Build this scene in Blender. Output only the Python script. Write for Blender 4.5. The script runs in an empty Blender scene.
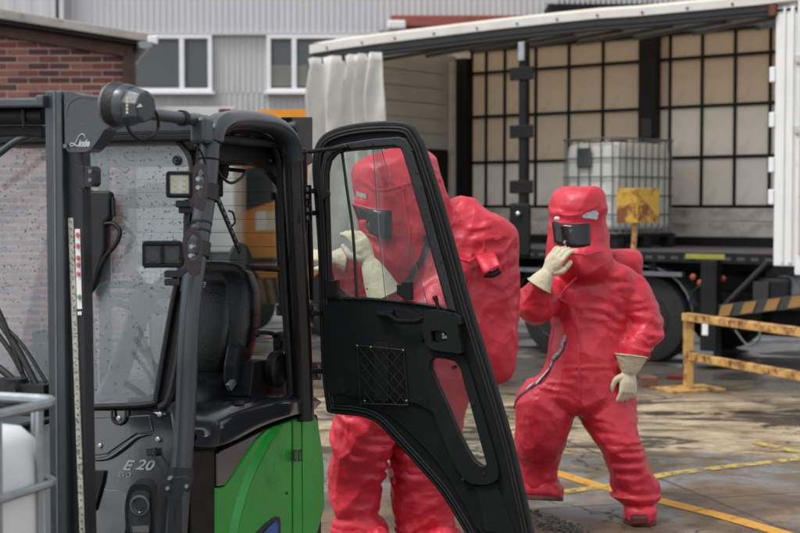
import bpy, bmesh, math, random
import numpy as np
from mathutils import Vector, Matrix
from mathutils.geometry import tessellate_polygon
random.seed(7); rng = np.random.default_rng(7)
R = math.radians
scn = bpy.context.scene
COL = scn.collection

# ------------------------------------------------------------------ camera, sky, sun, exposure
FPX = 1400.0; PITCH = R(2.41); EYE = Vector((0, 0, 1.78))
cam = bpy.data.objects.new('camera', bpy.data.cameras.new('camera'))
cam.data.sensor_width = 36; cam.data.lens = FPX / 800 * 36
cam.location = EYE; cam.rotation_euler = (math.pi / 2 - PITCH, 0, 0)
cam.data.clip_start = 0.05; cam.data.clip_end = 2000
cam.data.dof.use_dof = True; cam.data.dof.focus_distance = 5.6; cam.data.dof.aperture_fstop = 3.6
COL.objects.link(cam); scn.camera = cam

SUN_EL, SUN_AZ = R(60), R(238)
w = bpy.data.worlds.new('World'); scn.world = w; w.use_nodes = True
nt = w.node_tree; nt.nodes.clear()
sky = nt.nodes.new('ShaderNodeTexSky'); sky.sky_type = 'NISHITA'; sky.sun_disc = False
sky.sun_elevation = SUN_EL; sky.sun_rotation = SUN_AZ; sky.air_density = 1.2; sky.dust_density = 1.5; sky.ozone_density = 1
hs = nt.nodes.new('ShaderNodeHueSaturation'); hs.inputs['Saturation'].default_value = 0.16
bg = nt.nodes.new('ShaderNodeBackground'); bg.inputs['Strength'].default_value = 0.135
wo = nt.nodes.new('ShaderNodeOutputWorld')
nt.links.new(sky.outputs[0], hs.inputs['Color']); nt.links.new(hs.outputs[0], bg.inputs['Color']); nt.links.new(bg.outputs[0], wo.inputs[0])
sl = bpy.data.lights.new('sun', 'SUN'); sl.energy = 1.4; sl.angle = R(18); sl.color = (1, .98, .95)
so = bpy.data.objects.new('sun', sl); COL.objects.link(so)
sd = Vector((math.sin(SUN_AZ) * math.cos(SUN_EL), math.cos(SUN_AZ) * math.cos(SUN_EL), math.sin(SUN_EL)))
so.rotation_euler = sd.to_track_quat('Z', 'Y').to_euler(); so.location = (0, 0, 20)
scn.view_settings.view_transform = 'Standard'; scn.view_settings.look = 'None'
scn.view_settings.exposure = 0.63; scn.view_settings.gamma = 1
scn.cycles.max_bounces = 10; scn.cycles.transparent_max_bounces = 16; scn.cycles.caustics_reflective = False; scn.cycles.caustics_refractive = False

# ------------------------------------------------------------------ measuring helpers (turn a reading from the photo into metres)
FW = Vector((0, math.cos(PITCH), -math.sin(PITCH))); UP = Vector((0, math.sin(PITCH), math.cos(PITCH))); RT = Vector((1, 0, 0))
def ray(u, v): return FW + RT * ((u - 400) / FPX) - UP * ((v - 266.5) / FPX)
def at(u, v, Y):
    d = ray(u, v); return EYE + d * (Y / d.y)
def ground(u, v, z=0.0):
    d = ray(u, v); return EYE + d * ((z - EYE.z) / d.z)
class Pl:
    def __init__(s, p, n): s.p = Vector(p); s.n = Vector(n).normalized()
    def __call__(s, u, v, off=0.0):
        d = ray(u, v); t = (s.p + s.n * off - EYE).dot(s.n) / d.dot(s.n); return EYE + d * t
    def many(s, pts, off=0.0): return [s(a, b, off) for a, b in pts]

# ------------------------------------------------------------------ materials
MT = {}
def mat(name, col, rough=.5, metal=0, var=.15, vscale=6, bump=0, bscale=80, col2=None, c2scale=3, c2thr=.55, c2soft=.1,
        rvar=.15, coat=0, spec=.5, stretch=None, emit=None):
    if name in MT: return MT[name]
    m = bpy.data.materials.new(name); m.use_nodes = True; N = m.node_tree.nodes; L = m.node_tree.links
    b = N['Principled BSDF']; tc = N.new('ShaderNodeTexCoord'); src = tc.outputs['Object']
    if stretch:
        mp = N.new('ShaderNodeMapping'); mp.inputs['Scale'].default_value = stretch; L.new(src, mp.inputs['Vector']); src = mp.outputs[0]
    def noise(sc, det=5, rg=.55):
        n = N.new('ShaderNodeTexNoise'); n.inputs['Scale'].default_value = sc; n.inputs['Detail'].default_value = det
        n.inputs['Roughness'].default_value = rg; L.new(src, n.inputs['Vector']); return n.outputs['Fac']
    def mix(a, bb, fac):
        x = N.new('ShaderNodeMix'); x.data_type = 'RGBA'
        for s_, val in ((6, a), (7, bb)):
            if isinstance(val, tuple): x.inputs[s_].default_value = (*val, 1)
            else: L.new(val, x.inputs[s_])
        L.new(fac, x.inputs[0]); return x.outputs[2]
    def mr(fac, a, bb, c, d):
        x = N.new('ShaderNodeMapRange'); x.inputs[1].default_value = a; x.inputs[2].default_value = bb
        x.inputs[3].default_value = c; x.inputs[4].default_value = d; L.new(fac, x.inputs[0]); return x.outputs[0]
    n1 = noise(vscale)
    c = mix(tuple(x * (1 - var) for x in col), tuple(min(1, x * (1 + var)) for x in col), mr(n1, .3, .7, 0, 1))
    if col2:
        n2 = noise(c2scale, 8, .65); c = mix(c, col2, mr(n2, c2thr, c2thr + c2soft, 0, 1))
    L.new(c, b.inputs['Base Color'])
    L.new(mr(noise(vscale * 1.7), .3, .7, max(.02, rough - rvar / 2), min(1, rough + rvar / 2)), b.inputs['Roughness'])
    b.inputs['Metallic'].default_value = metal; b.inputs['Specular IOR Level'].default_value = spec
    if coat: b.inputs['Coat Weight'].default_value = coat; b.inputs['Coat Roughness'].default_value = .12
    if bump:
        bp = N.new('ShaderNodeBump'); bp.inputs['Strength'].default_value = min(1, bump); bp.inputs['Distance'].default_value = .01
        L.new(noise(bscale, 4), bp.inputs['Height']); L.new(bp.outputs[0], b.inputs['Normal'])
    if emit: b.inputs['Emission Color'].default_value = (*emit, 1); b.inputs['Emission Strength'].default_value = 1
    MT[name] = m; return m

def glassmat(name, tint=(.9, .93, .93), film_glare=.1, film_glare_col=(.6, .63, .65), rough=.02, fres=1.45):
    if name in MT: return MT[name]
    m = bpy.data.materials.new(name); m.use_nodes = True; N = m.node_tree.nodes; L = m.node_tree.links; N.clear()
    o = N.new('ShaderNodeOutputMaterial'); t = N.new('ShaderNodeBsdfTransparent'); t.inputs[0].default_value = (*tint, 1)
    g = N.new('ShaderNodeBsdfGlossy'); g.inputs['Roughness'].default_value = rough
    f = N.new('ShaderNodeFresnel'); f.inputs[0].default_value = fres
    a = N.new('ShaderNodeMixShader'); L.new(f.outputs[0], a.inputs[0]); L.new(t.outputs[0], a.inputs[1]); L.new(g.outputs[0], a.inputs[2])
    d = N.new('ShaderNodeBsdfDiffuse'); d.inputs[0].default_value = (*film_glare_col, 1)
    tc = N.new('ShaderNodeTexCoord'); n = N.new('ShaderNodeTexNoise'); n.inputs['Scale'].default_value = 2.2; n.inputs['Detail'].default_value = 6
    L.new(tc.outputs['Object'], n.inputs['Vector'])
    r = N.new('ShaderNodeMapRange'); r.inputs[1].default_value = .3; r.inputs[2].default_value = .7; r.inputs[3].default_value = film_glare * .7; r.inputs[4].default_value = film_glare * 1.25
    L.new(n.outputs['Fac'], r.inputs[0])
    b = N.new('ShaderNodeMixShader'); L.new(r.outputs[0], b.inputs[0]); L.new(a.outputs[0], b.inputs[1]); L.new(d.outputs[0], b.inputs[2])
    L.new(b.outputs[0], o.inputs[0]); MT[name] = m; return m

mat('steel_grey', (.038, .048, .058), .36, 0, .15, 5, .12, 120, (.11, .12, .125), 14, .62, .12, coat=.25)
mat('dark_steel', (.013, .0145, .017), .5, 0, .2, 6, .15, 90, (.07, .055, .045), 18, .68, .08)
mat('black_plastic', (.006, .007, .008), .5, 0, .2, 8, .25, 260, rvar=.2, spec=.3)
mat('grained_plastic', (.0062, .0075, .0085), .6, 0, .2, 9, .6, 420, (.016, .017, .017), 5, .56, .2, rvar=.15, spec=.22)
mat('black_rubber', (.006, .006, .006), .6, 0, .2, 9, .2, 90)
mat('green_black_paint', (.007, .009, .0095), .3, 0, .15, 5, coat=.3)
mat('gloss_grey_panel', (.018, .022, .027), .16, 0, .15, 4, .04, 60, coat=.9, rvar=.14, spec=.6)
mat('leather', (.009, .0095, .0105), .24, 0, .2, 7, .25, 140, rvar=.2)
mat('green_paint', (.008, .33, .032), .36, 0, .14, 4, .08, 100, (.012, .13, .03), 7, .56, .2, coat=.25)
mat('green_ridge', (.006, .25, .024), .4, 0, .1, 4, .05, 100, coat=.15)
mat('chrome', (.6, .6, .6), .25, 1, .1, 8)
mat('zinc', (.33, .36, .38), .42, .75, .2, 12, .1, 60, rvar=.25)
mat('dark_zinc', (.13, .145, .15), .55, .4, .2, 12)
mat('hdpe_white', (.78, .80, .82), .35, 0, .04, 3, spec=.4)
mat('hdpe_old', (.55, .56, .52), .45, 0, .1, 3, 0, 50, (.36, .36, .32), 5, .55, .2)
mat('maroon_steel', (.035, .02, .024), .5, 0, .3, 14, .2, 90, (.075, .05, .05), 25, .6, .1)
mat('ruler_white', (.42, .41, .36), .6, 0, .3, 25, .1, 90, (.15, .14, .12), 90, .55, .05)
mat('sticker_white', (.75, .75, .76), .4, 0, .05)
mat('sticker_red', (.6, .02, .03), .4, 0, .05)
mat('sticker_green', (.02, .3, .12), .4, 0, .05)
mat('lettering', (.5, .53, .55), .4, 0, .05)
mat('lettering_grey', (.3, .32, .34), .4, .2, .05)
mat('lamp_lens', (.55, .56, .54), .15, .2, .1, 30, coat=.6)
mat('lamp_led', (.6, .56, .32), .3, 0, .1)
mat('dark_lens', (.03, .034, .038), .12, .2, .4, 40, coat=.7)
mat('yellow_old', (.52, .31, .09), .65, 0, .25, 5, .3, 60, (.17, .06, .025), 7, .47, .14)
mat('rust_sign', (.60, .36, .04), .65, 0, .3, 5, .4, 50, (.19, .06, .02), 5, .47, .1)
mat('rust', (.13, .04, .018), .8, 0, .35, 12, .4, 60)
mat('orange_paint', (.70, .28, .02), .4, 0, .1, 3, 0, 10, (.5, .2, .02), 4, .58, .15, coat=.15)
mat('hazard_yellow', (.27, .14, .035), .5, 0, .15); mat('hazard_black', (.03, .03, .03), .5, 0, .15)
mat('yellow_strip', (.24, .25, .03), .6, 0, .2, 9)
mat('siding', (.46, .465, .47), .55, 0, .06, .7, 0, 10, (.34, .335, .33), .9, .52, .25, stretch=(3, 3, .4))
mat('siding_upper', (.5, .505, .52), .5, 0, .04, .7, 0, 10, (.44, .45, .46), .5, .55, .2, stretch=(3, 3, .3))
mat('white_paint', (.72, .73, .72), .45, 0, .05, 3, 0, 10, (.5, .5, .48), 4, .66, .12)
mat('white_frame', (.74, .75, .77), .4, 0, .04)
mat('window_dark', (.055, .062, .068), .12, 0, .3, .8)
mat('blind', (.6, .54, .42), .7, 0, .05)
mat('brick_red', (.19, .052, .043), .8, 0, .25, 3, .5, 60, (.26, .1, .09), 5, .6, .15)
mat('brick_dark', (.10, .03, .03), .8, 0, .25, 3, .5, 60)
mat('brick_light', (.27, .10, .08), .8, 0, .25, 3, .5, 60)
mat('mortar', (.36, .31, .28), .9, 0, .15, 4, .5, 60)
mat('brown_wood', (.06, .027, .018), .6, 0, .25, 5, .2, 30, stretch=(1, 1, 1))
mat('roof_grey', (.30, .29, .27), .7, 0, .2, 3, .3, 30, (.16, .15, .13), 4, .55, .15)
mat('gutter', (.22, .25, .28), .4, .4, .2)
mat('curtain_vinyl', (.60, .595, .56), .42, 0, .08, 4, .8, 9, (.46, .45, .41), 2.5, .55, .2)
mat('tarp_white', (.60, .595, .56), .5, 0, .06, 4, .1, 40, (.5, .49, .45), 2.5, .56, .2)
mat('panel_tan', (.60, .51, .41), .75, 0, .08, 2, .1, 20, (.48, .40, .32), 1.6, .56, .2)
mat('panel_skylit', (.74, .71, .66), .7, 0, .1, 2, .1, 20, (.58, .55, .5), 1.8, .55, .2)  # lower panels: light of the open sky painted into the paler colour
mat('bulkhead', (.34, .33, .30), .7, 0, .12, 1.5, .05, 20)
mat('board_alu', (.55, .52, .49), .5, .1, .15, 3, .1, 20, (.24, .23, .21), 3, .5, .2)
mat('deck_floor', (.045, .045, .047), .45, 0, .3, 3, .2, 30)
mat('truck_black', (.007, .0075, .008), .6, 0, .35, 3, .2, 40, (.022, .021, .019), 6, .6, .15, spec=.25)
mat('tyre', (.008, .008, .008), .8, 0, .25, 6, .3, 40)
mat('rim', (.05, .05, .05), .5, .5, .2)
mat('red_lamp', (.16, .012, .008), .3); mat('orange_lamp', (.26, .05, .012), .3)
mat('beam_red', (.27, .065, .045), .6, 0, .2, 3, 0, 10, (.18, .07, .05), 3, .55, .1)
mat('glove', (.58, .53, .37), .75, 0, .15, 14, .35, 60, (.33, .29, .2), 16, .56, .15)
mat('grey_tape', (.35, .37, .4), .4, 0, .1); mat('black_tape', (.015, .015, .018), .5)
mat('silver_patch', (.42, .47, .52), .3, .3, .15, 30)
mat('boot_toe', (.10, .02, .016), .5, 0, .3, 20, .2, 60)
mat('skin', (.42, .24, .17), .55, 0, .05); mat('mask_grey', (.3, .3, .31), .4)
mat('wood_block', (.14, .06, .035), .8, 0, .3, 6, .3, 30)
mat('stone', (.09, .085, .075), .8, 0, .4, 10, .3, 30)
glassmat('windscreen', film_glare=.15, film_glare_col=(.74, .82, .88)); glassmat('door_glass', film_glare=.045)  # windscreen veil: dirt film plus sky reflection painted as an even pale haze
glassmat('rear_glass', film_glare=.04); glassmat('dark_visor', tint=(.3, .32, .33), film_glare=.02, rough=.05)
glassmat('clear', film_glare=.02); glassmat('cab_glass', tint=(.35, .5, .45), film_glare=.12, film_glare_col=(.2, .3, .28))
def dropmat():
    m = bpy.data.materials.new('rain_drop'); m.use_nodes = True; b = m.node_tree.nodes['Principled BSDF']
    b.inputs['Base Color'].default_value = (.95, .95, .95, 1); b.inputs['Roughness'].default_value = .02
    b.inputs['Transmission Weight'].default_value = 1; b.inputs['IOR'].default_value = 1.33; MT['drop'] = m
dropmat()
def suitmat():
    m = bpy.data.materials.new('red_suit_fabric'); m.use_nodes = True; N = m.node_tree.nodes; L = m.node_tree.links; b = N['Principled BSDF']
    tc = N.new('ShaderNodeTexCoord')
    def noise(sc, det, src=tc.outputs['Object'], rg=.5):
        n = N.new('ShaderNodeTexNoise'); n.inputs['Scale'].default_value = sc; n.inputs['Detail'].default_value = det; n.inputs['Roughness'].default_value = rg
        L.new(src, n.inputs['Vector']); return n.outputs['Fac']
    r = N.new('ShaderNodeValToRGB'); r.color_ramp.elements[0].position = .32; r.color_ramp.elements[0].color = (.47, .012, .030, 1)
    r.color_ramp.elements[1].position = .7; r.color_ramp.elements[1].color = (.63, .028, .054, 1); L.new(noise(3.5, 6), r.inputs[0]); L.new(r.outputs[0], b.inputs['Base Color'])
    q = N.new('ShaderNodeMapRange'); q.inputs[1].default_value = .3; q.inputs[2].default_value = .7; q.inputs[3].default_value = .38; q.inputs[4].default_value = .56
    L.new(noise(7, 5), q.inputs[0]); L.new(q.outputs[0], b.inputs['Roughness'])
    b.inputs['Specular IOR Level'].default_value = .5; b.inputs['Coat Weight'].default_value = .08; b.inputs['Coat Roughness'].default_value = .3
    n1 = noise(6, 3, rg=.35); n2 = noise(15, 3, rg=.4)
    def ridge(x, k):
        a = N.new('ShaderNodeMath'); a.operation = 'SUBTRACT'; L.new(x, a.inputs[0]); a.inputs[1].default_value = .5
        c = N.new('ShaderNodeMath'); c.operation = 'ABSOLUTE'; L.new(a.outputs[0], c.inputs[0])
        e = N.new('ShaderNodeMath'); e.operation = 'MULTIPLY'; L.new(c.outputs[0], e.inputs[0]); e.inputs[1].default_value = k; return e.outputs[0]
    s = N.new('ShaderNodeMath'); s.operation = 'ADD'; L.new(ridge(n1, 1), s.inputs[0]); L.new(ridge(n2, .35), s.inputs[1])
    bp = N.new('ShaderNodeBump'); bp.inputs['Strength'].default_value = .5; bp.inputs['Distance'].default_value = .022
    L.new(s.outputs[0], bp.inputs['Height']); L.new(bp.outputs[0], b.inputs['Normal']); MT['suit'] = m
suitmat()

# ------------------------------------------------------------------ object helpers
WL = {}
def thing(name, label, cat, loc, group=None):
    o = bpy.data.objects.new(name, None); COL.objects.link(o); o.location = loc; o.empty_display_size = .1
    o['label'] = label; o['category'] = cat
    if group: o['group'] = group
    WL[o] = Vector(loc); return o
def struct(o): o['kind'] = 'structure'; return o
def stuff(o): o['kind'] = 'stuff'; return o
def link(name, me, m, parent, loc, smooth=False, bevel=0, label=None, seg=2):
    o = bpy.data.objects.new(name, me); COL.objects.link(o)
    o.location = loc - (WL[parent] if parent else Vector((0, 0, 0))); WL[o] = Vector(loc)
    if parent: o.parent = parent
    if m and not me.materials: me.materials.append(MT[m])
    if bevel:
        b = o.modifiers.new('bevel', 'BEVEL'); b.width = bevel; b.segments = seg; b.limit_method = 'ANGLE'; b.angle_limit = R(35)
    if label: o['label'] = label
    return o
def frames(pts, closed=False, ref=None):
    n = len(pts); T = []
    for i in range(n):
        a = pts[(i - 1) % n] if (closed or i > 0) else pts[0]; b = pts[(i + 1) % n] if (closed or i < n - 1) else pts[-1]
        T.append((b - a).normalized())
    if ref is not None:
        out = []
        for t in T:
            x = ref - t * ref.dot(t); x.normalize(); out.append((x, t.cross(x)))
        return out
    x = T[0].orthogonal().normalized(); out = []
    for i, t in enumerate(T):
        x = (x - t * x.dot(t)).normalized(); out.append((x, t.cross(x)))
    return out
def cat(pts, n=6, closed=False):
    P = [Vector(p) for p in pts]; k = len(P); out = []
    rngk = k if closed else k - 1
    for i in range(rngk):
        p0 = P[(i - 1) % k] if (closed or i > 0) else P[0] * 2 - P[1]
        p1 = P[i]; p2 = P[(i + 1) % k]; p3 = P[(i + 2) % k] if (closed or i + 2 < k) else P[-1] * 2 - P[-2]
        for j in range(n):
            t = j / n
            out.append(.5 * ((2 * p1) + (p2 - p0) * t + (2 * p0 - 5 * p1 + 4 * p2 - p3) * t * t + (3 * p1 - p0 - 3 * p2 + p3) * t ** 3))
    if not closed: out.append(P[-1])
    return out
class G:
    def __init__(s): s.v = []; s.f = []
    def add(s, v, f):
        k = len(s.v); s.v += [Vector(x) for x in v]; s.f += [tuple(i + k for i in q) for q in f]; return s
    def box(s, c, dx, dy, dz, X=Vector((1, 0, 0)), Y=Vector((0, 1, 0)), Z=Vector((0, 0, 1))):
        c = Vector(c); V = [c + X * (dx * a / 2) + Y * (dy * b / 2) + Z * (dz * e / 2) for e in (-1, 1) for b in (-1, 1) for a in (-1, 1)]
        F = [(0, 2, 3, 1), (4, 5, 7, 6), (0, 1, 5, 4), (2, 6, 7, 3), (0, 4, 6, 2), (1, 3, 7, 5)]
        if X.cross(Y).dot(Z) < 0: F = [q[::-1] for q in F]
        return s.add(V, F)
    def bar(s, a, b, w_, h, ref=Vector((0, 0, 1))):
        a = Vector(a); b = Vector(b); t = (b - a); L = t.length; t.normalize(); y = ref.cross(t)
        if y.length < 1e-4: y = Vector((1, 0, 0)).cross(t)
        y.normalize(); z = t.cross(y); return s.box((a + b) / 2, L, w_, h, t, y, z)
    def tube(s, pts, r, n=10, closed=False, ref=None, caps=True):
        pts = [Vector(p) for p in pts]; fr = frames(pts, closed, ref); m = len(pts); V = []
        for i, p in enumerate(pts):
            rr = r[i] if isinstance(r, (list, tuple)) else r
            ra, rb = rr if isinstance(rr, tuple) else (rr, rr); x, y = fr[i]
            for j in range(n):
                a = 2 * math.pi * j / n; V.append(p + x * (ra * math.cos(a)) + y * (rb * math.sin(a)))
        F = []
        for i in range(m if closed else m - 1):
            k = (i + 1) % m
            for j in range(n): F.append((i * n + j, i * n + (j + 1) % n, k * n + (j + 1) % n, k * n + j))
        if caps and not closed: F += [tuple(range(n))[::-1], tuple(range((m - 1) * n, m * n))]
        return s.add(V, F)
    def plate(s, outer, holes, vec):
        loops = [outer] + list(holes); flat = [p for l in loops for p in l]; n = len(flat)
        tri = tessellate_polygon(loops); V = flat + [p + vec for p in flat]; F = []
        nrm = None
        for t in tri:
            a, b, c = (flat[i] for i in t); nn = (b - a).cross(c - a)
            t = tuple(t) if nn.dot(vec) < 0 else tuple(t)[::-1]
            F.append(t); F.append(tuple(i + n for i in t[::-1]))
        o = 0
        for l in loops:
            k = len(l)
            for i in range(k):
                j = (i + 1) % k; F.append((o + i, o + j, n + o + j, n + o + i))
            o += k
        return s.add(V, F)
    def lathe(s, c, axis, prof, n=24):
        axis = Vector(axis).normalized(); x = axis.orthogonal().normalized(); y = axis.cross(x); V = []
        for d, r in prof:
            for j in range(n):
                a = 2 * math.pi * j / n; V.append(Vector(c) + axis * d + x * (r * math.cos(a)) + y * (r * math.sin(a)))
        F = []
        for i in range(len(prof) - 1):
            for j in range(n): F.append((i * n + j, i * n + (j + 1) % n, (i + 1) * n + (j + 1) % n, (i + 1) * n + j))
        F += [tuple(range(n))[::-1], tuple(range((len(prof) - 1) * n, len(prof) * n))]
        return s.add(V, F)
    def ball(s, c, r, X=None, nu=12, nv=8):
        c = Vector(c); rr = r if isinstance(r, (tuple, list)) else (r, r, r); V = []; F = []
        for i in range(nv + 1):
            th = math.pi * i / nv
            for j in range(nu):
                ph = 2 * math.pi * j / nu; V.append(c + Vector((rr[0] * math.sin(th) * math.cos(ph), rr[1] * math.sin(th) * math.sin(ph), rr[2] * math.cos(th))))
        for i in range(nv):
            for j in range(nu): F.append((i * nu + j, (i + 1) * nu + j, (i + 1) * nu + (j + 1) % nu, i * nu + (j + 1) % nu))
        return s.add(V, F)
    def obj(s, name, m, parent=None, smooth=False, bevel=0, label=None, sharp=None, seg=2):
        c = Vector((0, 0, 0))
        for p in s.v: c += p
        c /= max(1, len(s.v))
        me = bpy.data.meshes.new(name); me.from_pydata([p - c for p in s.v], [], s.f)
        bm = bmesh.new(); bm.from_mesh(me); bmesh.ops.remove_doubles(bm, verts=bm.verts, dist=1e-6); bmesh.ops.recalc_face_normals(bm, faces=bm.faces)
        bm.to_mesh(me); bm.free()
        if smooth:
            me.polygons.foreach_set('use_smooth', [True] * len(me.polygons))
            me.set_sharp_from_angle(angle=R(sharp or 40))
        return link(name, me, m, parent, c, bevel=bevel, label=label, seg=seg)
def tag(o, label, cat_, group=None):
    o['label'] = label; o['category'] = cat_
    if group: o['group'] = group
    return o
def text(body, origin, X, Z, size, m, parent, name='lettering', depth=.002, shear=0, sx=1.0, bold=0):
    cu = bpy.data.curves.new(name, 'FONT'); cu.body = body; cu.size = size; cu.extrude = depth; cu.shear = shear; cu.offset = bold; cu.resolution_u = 3
    tmp = bpy.data.objects.new('tmp', cu); COL.objects.link(tmp)
    dg = bpy.context.evaluated_depsgraph_get(); me = bpy.data.meshes.new_from_object(tmp.evaluated_get(dg)); bpy.data.objects.remove(tmp)
    X = Vector(X).normalized(); Z = Vector(Z).normalized(); N_ = X.cross(Z); origin = Vector(origin)
    pts = [origin + X * (v.co.x * sx) + Z * v.co.y + N_ * v.co.z for v in me.vertices]
    g = G(); g.add(pts, [tuple(p.vertices) for p in me.polygons]); return g.obj(name, m, parent)

def translucent():
    m = MT['tarp_white'].copy(); m.name = 'roof_tarp'; N = m.node_tree.nodes; L = m.node_tree.links; b = N['Principled BSDF']; o = N['Material Output']
    t = N.new('ShaderNodeBsdfTranslucent'); t.inputs[0].default_value = (.85, .78, .68, 1); x = N.new('ShaderNodeMixShader'); x.inputs[0].default_value = .75
    L.new(b.outputs[0], x.inputs[1]); L.new(t.outputs[0], x.inputs[2]); L.new(x.outputs[0], o.inputs[0]); MT['roof_tarp'] = m
translucent()

# ================================================================== GROUND
def ground_mat():
    m = bpy.data.materials.new('wet_ground'); m.use_nodes = True; N = m.node_tree.nodes; L = m.node_tree.links; b = N['Principled BSDF']
    geo = N.new('ShaderNodeNewGeometry'); sep = N.new('ShaderNodeSeparateXYZ'); L.new(geo.outputs['Position'], sep.inputs[0])
    def mp(sc):
        q = N.new('ShaderNodeMapping'); q.inputs['Scale'].default_value = sc; L.new(geo.outputs['Position'], q.inputs[0]); return q.outputs[0]
    def noise(sc, det=6, rg=.6, vec=None, dist=0):
        n = N.new('ShaderNodeTexNoise'); n.inputs['Scale'].default_value = sc; n.inputs['Detail'].default_value = det; n.inputs['Roughness'].default_value = rg
        n.inputs['Distortion'].default_value = dist; L.new(vec or geo.outputs['Position'], n.inputs['Vector']); return n.outputs['Fac']
    def mr(x, a, c, d=0, e=1):
        q = N.new('ShaderNodeMapRange'); q.interpolation_type = 'SMOOTHSTEP'
        for i, val in enumerate((a, c, d, e)): q.inputs[i + 1].default_value = val
        L.new(x, q.inputs[0]); return q.outputs[0]
    def mix(a, c, f):
        q = N.new('ShaderNodeMix'); q.data_type = 'RGBA'
        for i, val in ((6, a), (7, c)):
            if isinstance(val, tuple): q.inputs[i].default_value = (*val, 1)
            else: L.new(val, q.inputs[i])
        L.new(f, q.inputs[0]); return q.outputs[2]
    def mth(op, a, c):
        q = N.new('ShaderNodeMath'); q.operation = op
        for i, val in enumerate((a, c)):
            if isinstance(val, (int, float)): q.inputs[i].default_value = val
            else: L.new(val, q.inputs[i])
        return q.outputs[0]
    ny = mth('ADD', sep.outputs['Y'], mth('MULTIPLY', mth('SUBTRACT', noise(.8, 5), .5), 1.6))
    fine = noise(28, 6, .7); med = noise(2.2, 8, .65, dist=.6); big = noise(.7, 6, .6, dist=.4)
    asphalt = mix((0.119, 0.123, 0.126), (0.238, 0.238, 0.235), mr(fine, .3, .7))
    asphalt = mix(asphalt, (0.133, 0.098, 0.063), mr(med, .42, .6))
    tan = mix((0.476, 0.378, 0.245), (0.280, 0.217, 0.140), mr(med, .38, .62)); tan = mix(tan, (0.588, 0.504, 0.378), mr(noise(5, 6, .7), .55, .7))
    tan = mix(tan, (0.049, 0.039, 0.028), mr(noise(1.5, 9, .72, mp((.55, 1.5, 1)), 1.2), .51, .57))
    brown = mix((0.189, 0.123, 0.073), (0.084, 0.063, 0.046), mr(med, .4, .6)); brown = mix(brown, (0.210, 0.203, 0.189), mr(big, .5, .62))
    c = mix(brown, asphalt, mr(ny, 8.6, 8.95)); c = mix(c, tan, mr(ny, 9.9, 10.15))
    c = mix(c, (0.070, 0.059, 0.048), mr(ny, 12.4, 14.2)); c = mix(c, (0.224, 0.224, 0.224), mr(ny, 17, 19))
    # cracks
    vo = N.new('ShaderNodeTexVoronoi'); vo.feature = 'DISTANCE_TO_EDGE'; vo.inputs['Scale'].default_value = .9
    wv = N.new('ShaderNodeVectorMath'); wv.operation = 'ADD'; nz = N.new('ShaderNodeTexNoise'); nz.inputs['Scale'].default_value = 3; nz.inputs['Detail'].default_value = 6
    L.new(geo.outputs['Position'], nz.inputs['Vector']); sc = N.new('ShaderNodeVectorMath'); sc.operation = 'SCALE'; sc.inputs['Scale'].default_value = .7
    L.new(nz.outputs['Color'], sc.inputs[0]); L.new(geo.outputs['Position'], wv.inputs[0]); L.new(sc.outputs[0], wv.inputs[1]); L.new(wv.outputs[0], vo.inputs['Vector'])
    ck = mr(vo.outputs['Distance'], .004, .014, 1, 0); ck = mth('MULTIPLY', ck, mr(big, .42, .55)); c = mix(c, (.03, .027, .022), ck)
    jd = None
    for ca, sa, per, off in ((.96, .28, 3.4, .9), (-.28, .96, 2.6, 1.45)):
        dd = mth('ADD', mth('MULTIPLY', sep.outputs['X'], ca), mth('ADD', mth('MULTIPLY', sep.outputs['Y'], sa), mth('MULTIPLY', mth('SUBTRACT', fine, .5), .02)))
        e = mth('ABSOLUTE', mth('SUBTRACT', mth('FRACT', mth('DIVIDE', mth('ADD', dd, off), per), 0), .5), 0)
        e = mr(e, .0022, .0050, 1, 0); jd = e if jd is None else mth('MAXIMUM', jd, e)
    c = mix(c, (.035, .03, .025), mth('MULTIPLY', jd, .8))
    L.new(c, b.inputs['Base Color'])
    wet = mr(noise(.9, 6, .6, mp((.7, 1.3, 1)), .5), .44, .58)
    L.new(mth('ADD', mr(wet, 0, 1, .5, .07), mth('MULTIPLY', fine, .12)), b.inputs['Roughness'])
    bp = N.new('ShaderNodeBump'); bp.inputs['Distance'].default_value = .012; L.new(mr(wet, 0, 1, .55, .12), bp.inputs['Strength'])
    L.new(mth('ADD', mth('ADD', fine, mth('MULTIPLY', med, 1.5)), mth('MULTIPLY', ck, -1.5)), bp.inputs['Height']); L.new(bp.outputs[0], b.inputs['Normal'])
    MT['ground'] = m
ground_mat()
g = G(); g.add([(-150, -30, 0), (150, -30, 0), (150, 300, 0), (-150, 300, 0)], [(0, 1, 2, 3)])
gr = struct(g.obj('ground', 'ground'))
def linemat():
    m = bpy.data.materials.new('worn_yellow_paint'); m.use_nodes = True; N = m.node_tree.nodes; L = m.node_tree.links; b = N['Principled BSDF']
    geo = N.new('ShaderNodeNewGeometry'); n = N.new('ShaderNodeTexNoise'); n.inputs['Scale'].default_value = 9; n.inputs['Detail'].default_value = 8; n.inputs['Roughness'].default_value = .75
    L.new(geo.outputs['Position'], n.inputs['Vector']); r = N.new('ShaderNodeMapRange'); r.inputs[1].default_value = .34; r.inputs[2].default_value = .46; L.new(n.outputs['Fac'], r.inputs[0])
    b.inputs['Base Color'].default_value = (.62, .30, .03, 1); b.inputs['Roughness'].default_value = .4; L.new(r.outputs[0], b.inputs['Alpha']); MT['line'] = m
    m2 = m.copy(); m2.name = 'old_yellow_paint'; m2.node_tree.nodes['Principled BSDF'].inputs['Base Color'].default_value = (.55, .40, .09, 1)
    for q in m2.node_tree.nodes:
        if q.type == 'MAP_RANGE': q.inputs[1].default_value = .42; q.inputs[2].default_value = .55
    MT['line_old'] = m2
linemat()
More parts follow.
